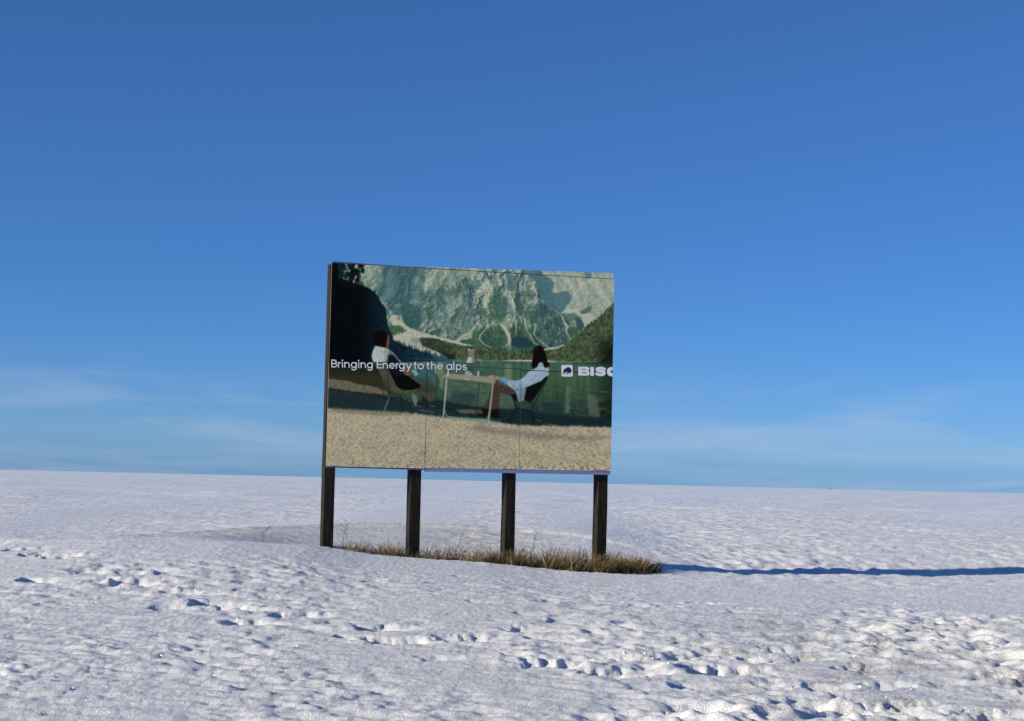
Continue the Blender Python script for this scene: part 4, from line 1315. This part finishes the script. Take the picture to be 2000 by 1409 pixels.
def weed_stalk(x, y, h, lean, label, forks=3, col=(0.13, 0.10, 0.06)):
    z = ground_at(x, y)
    root = bpy.data.objects.new('weed_stalk', None)
    COL.objects.link(root)
    root.location = (x, y, z - .02)
    root.empty_display_size = .05
    bm = bmesh.new()
    cur_bm = [bm]

    def tube(p, q, r0, r1):
        bm = cur_bm[0]
        d = (q - p)
        zq = d.to_track_quat('Z', 'Y')
        ring = []
        for c, r in ((p, r0), (q, r1)):
            ring.append([bm.verts.new(c + zq @ Vector((r * math.cos(a), r * math.sin(a), 0))) for a in (0, 2.09, 4.19)])
        for i in range(3):
            j = (i + 1) % 3
            bm.faces.new((ring[0][i], ring[0][j], ring[1][j], ring[1][i]))
        bm.faces.new(ring[1])
    p = Vector((0, 0, 0))
    for k in range(5):
        q = p + Vector((lean * h / 5 + random.uniform(-.006, .006), random.uniform(-.006, .006), h / 5))
        tube(p, q, .0055 - .0006 * k, .0049 - .0006 * k)
        p = q
    me = bpy.data.meshes.new('stem'); bm.to_mesh(me); bm.free()
    m = plain_material('weed_stem', col, .8)
    link('stem', me, m, root)
    for k in range(forks):
        bm = bmesh.new(); cur_bm[0] = bm
        t = .5 + .45 * k / max(1, forks - 1)
        a = Vector((lean * h * t, 0, h * t))
        d = Vector((random.choice((-1, 1)) * random.uniform(.03, .07), random.uniform(-.04, .04), random.uniform(.04, .08)))
        tube(a, a + d, .0035, .0028)
        tube(a + d, a + d + Vector((0, 0, .016)), .007, .003)
        me = bpy.data.meshes.new('twig'); bm.to_mesh(me); bm.free()
        link('twig', me, m, root)
    tag(root, label, 'weed', None, 'bare weed stalks around the sign')


def wz(s, q): return to_world(s, q)


weed_stalk(*wz(.33, .05), .46, -.05, 'tall thin weed stalk with seed heads just right of the left post', 4, (0.24, 0.18, 0.10))
weed_stalk(*wz(.24, .12), .36, .12, 'shorter thin weed stalk leaning against the left post')
weed_stalk(*wz(2.0, -.1), .42, .30, 'dark weed stalk leaning right between the second and third post', 3, (0.06, 0.05, 0.04))
weed_stalk(*wz(3.25, -.3), .5, .22, 'tall weed stalk just right of the third post', 3)
weed_stalk(*wz(3.62, -.25), .40, -.05, 'straight weed stalk midway between the third and fourth post', 2)
weed_stalk(-3.55, 22.4, .22, .1, 'short weed stalk standing in the snow left of the sign', 3)

# small sprig poking out of the snow close to the viewer
sx, sy = -2.82, 9.55
sz = ground_at(sx, sy)
bl = [(random.gauss(0, .008), random.gauss(0, .008), -.01, random.uniform(.02, .05), .006, random.gauss(0, .02), random.gauss(0, .01), .4, np.array((.05, .05, .03))) for k in range(14)]
o = link('grass_sprig', blades_mesh('grass_sprig', bl), M_GRASS)
o.location = (sx, sy, sz)
tag(o, 'tiny dark sprig poking through the snow at the lower left', 'grass sprig')

# ------------------------------------------------------------------ loose snow lumps along the trail
def clods():
    V = []; F = []
    base = bmesh.new()
    bmesh.ops.create_icosphere(base, subdivisions=1, radius=1)
    bv = [v.co.copy() for v in base.verts]; bf = [[v.index for v in f.verts] for f in base.faces]
    base.free()
    xs = []
    for (px, py, s) in PITS:
        if s < .85:
            continue
        for k in range(random.randint(2, 5)):
            a = random.uniform(0, 6.28); r = (0.15 * s + .03) * random.uniform(.7, 1.7)
            xs.append((px + r * math.cos(a), py + r * math.sin(a), random.uniform(.006, .017)))
    P = np.array(xs)
    Z = snow_height(P[:, 0].copy(), P[:, 1].copy())
    for (x, y, r), z in zip(xs, Z):
        b = len(V)
        for c in bv:
            j = random.uniform(.7, 1.2)
            V.append((x + c.x * r * j, y + c.y * r * j, z + r * .1 + c.z * r * .7 * j))
        F += [[i + b for i in f] for f in bf]
    me = bpy.data.meshes.new('snow_lumps')
    me.from_pydata(V, [], F)
    me.polygons.foreach_set('use_smooth', np.ones(len(F), bool))
    o = link('snow_lumps', me, M_SNOW)
    tag(o, 'small loose snow lumps kicked up around the footprints', 'snow lumps', 'stuff')


clods()

# ------------------------------------------------------------------ far shrubs on the skyline
M_SHRUB = plain_material('distant_shrub', (0.05, 0.045, 0.04), .9)


def shrub(x, y, h, wd, label):
    z = ground_at(x, y)
    root = bpy.data.objects.new('shrub', None)
    COL.objects.link(root)
    root.location = (x, y, z)
    bm = bmesh.new()
    for k in range(9):
        a = random.uniform(-.5, .5)
        p = Vector((random.uniform(-.1, .1) * wd, 0, -.1)); q = Vector((math.sin(a) * wd * .5, random.uniform(-.2, .2) * wd, h * random.uniform(.6, 1)))
        vv = [bm.verts.new(p + Vector((.05 * h, 0, 0))), bm.verts.new(p - Vector((.05 * h, 0, 0))), bm.verts.new(p + Vector((0, .05 * h, 0))), bm.verts.new(q)]
        bm.faces.new((vv[0], vv[1], vv[3])); bm.faces.new((vv[1], vv[2], vv[3])); bm.faces.new((vv[2], vv[0], vv[3]))
    me = bpy.data.meshes.new('branches'); bm.to_mesh(me); bm.free()
    link('branches', me, M_SHRUB, root)
    bm = bmesh.new()
    for k in range(70):
        c = Vector((random.gauss(0, .25) * wd, random.gauss(0, .2) * wd, h * random.uniform(.25, 1)))
        r = .09 * h
        vv = [bm.verts.new(c + Vector((random.uniform(-r, r), random.uniform(-r, r), random.uniform(-r, r)))) for _ in range(3)]
        bm.faces.new(vv)
    me = bpy.data.meshes.new('leaves'); bm.to_mesh(me); bm.free()
    link('leaves', me, M_SHRUB, root)
    tag(root, label, 'shrub', None, 'tiny shrubs on the snowy skyline')


shrub(100.0, 480.0, .75, .5, 'tiny upright dark shrub on the right skyline')
shrub(109.5, 480.0, .34, .9, 'tiny low dark shrub at the far right of the skyline')
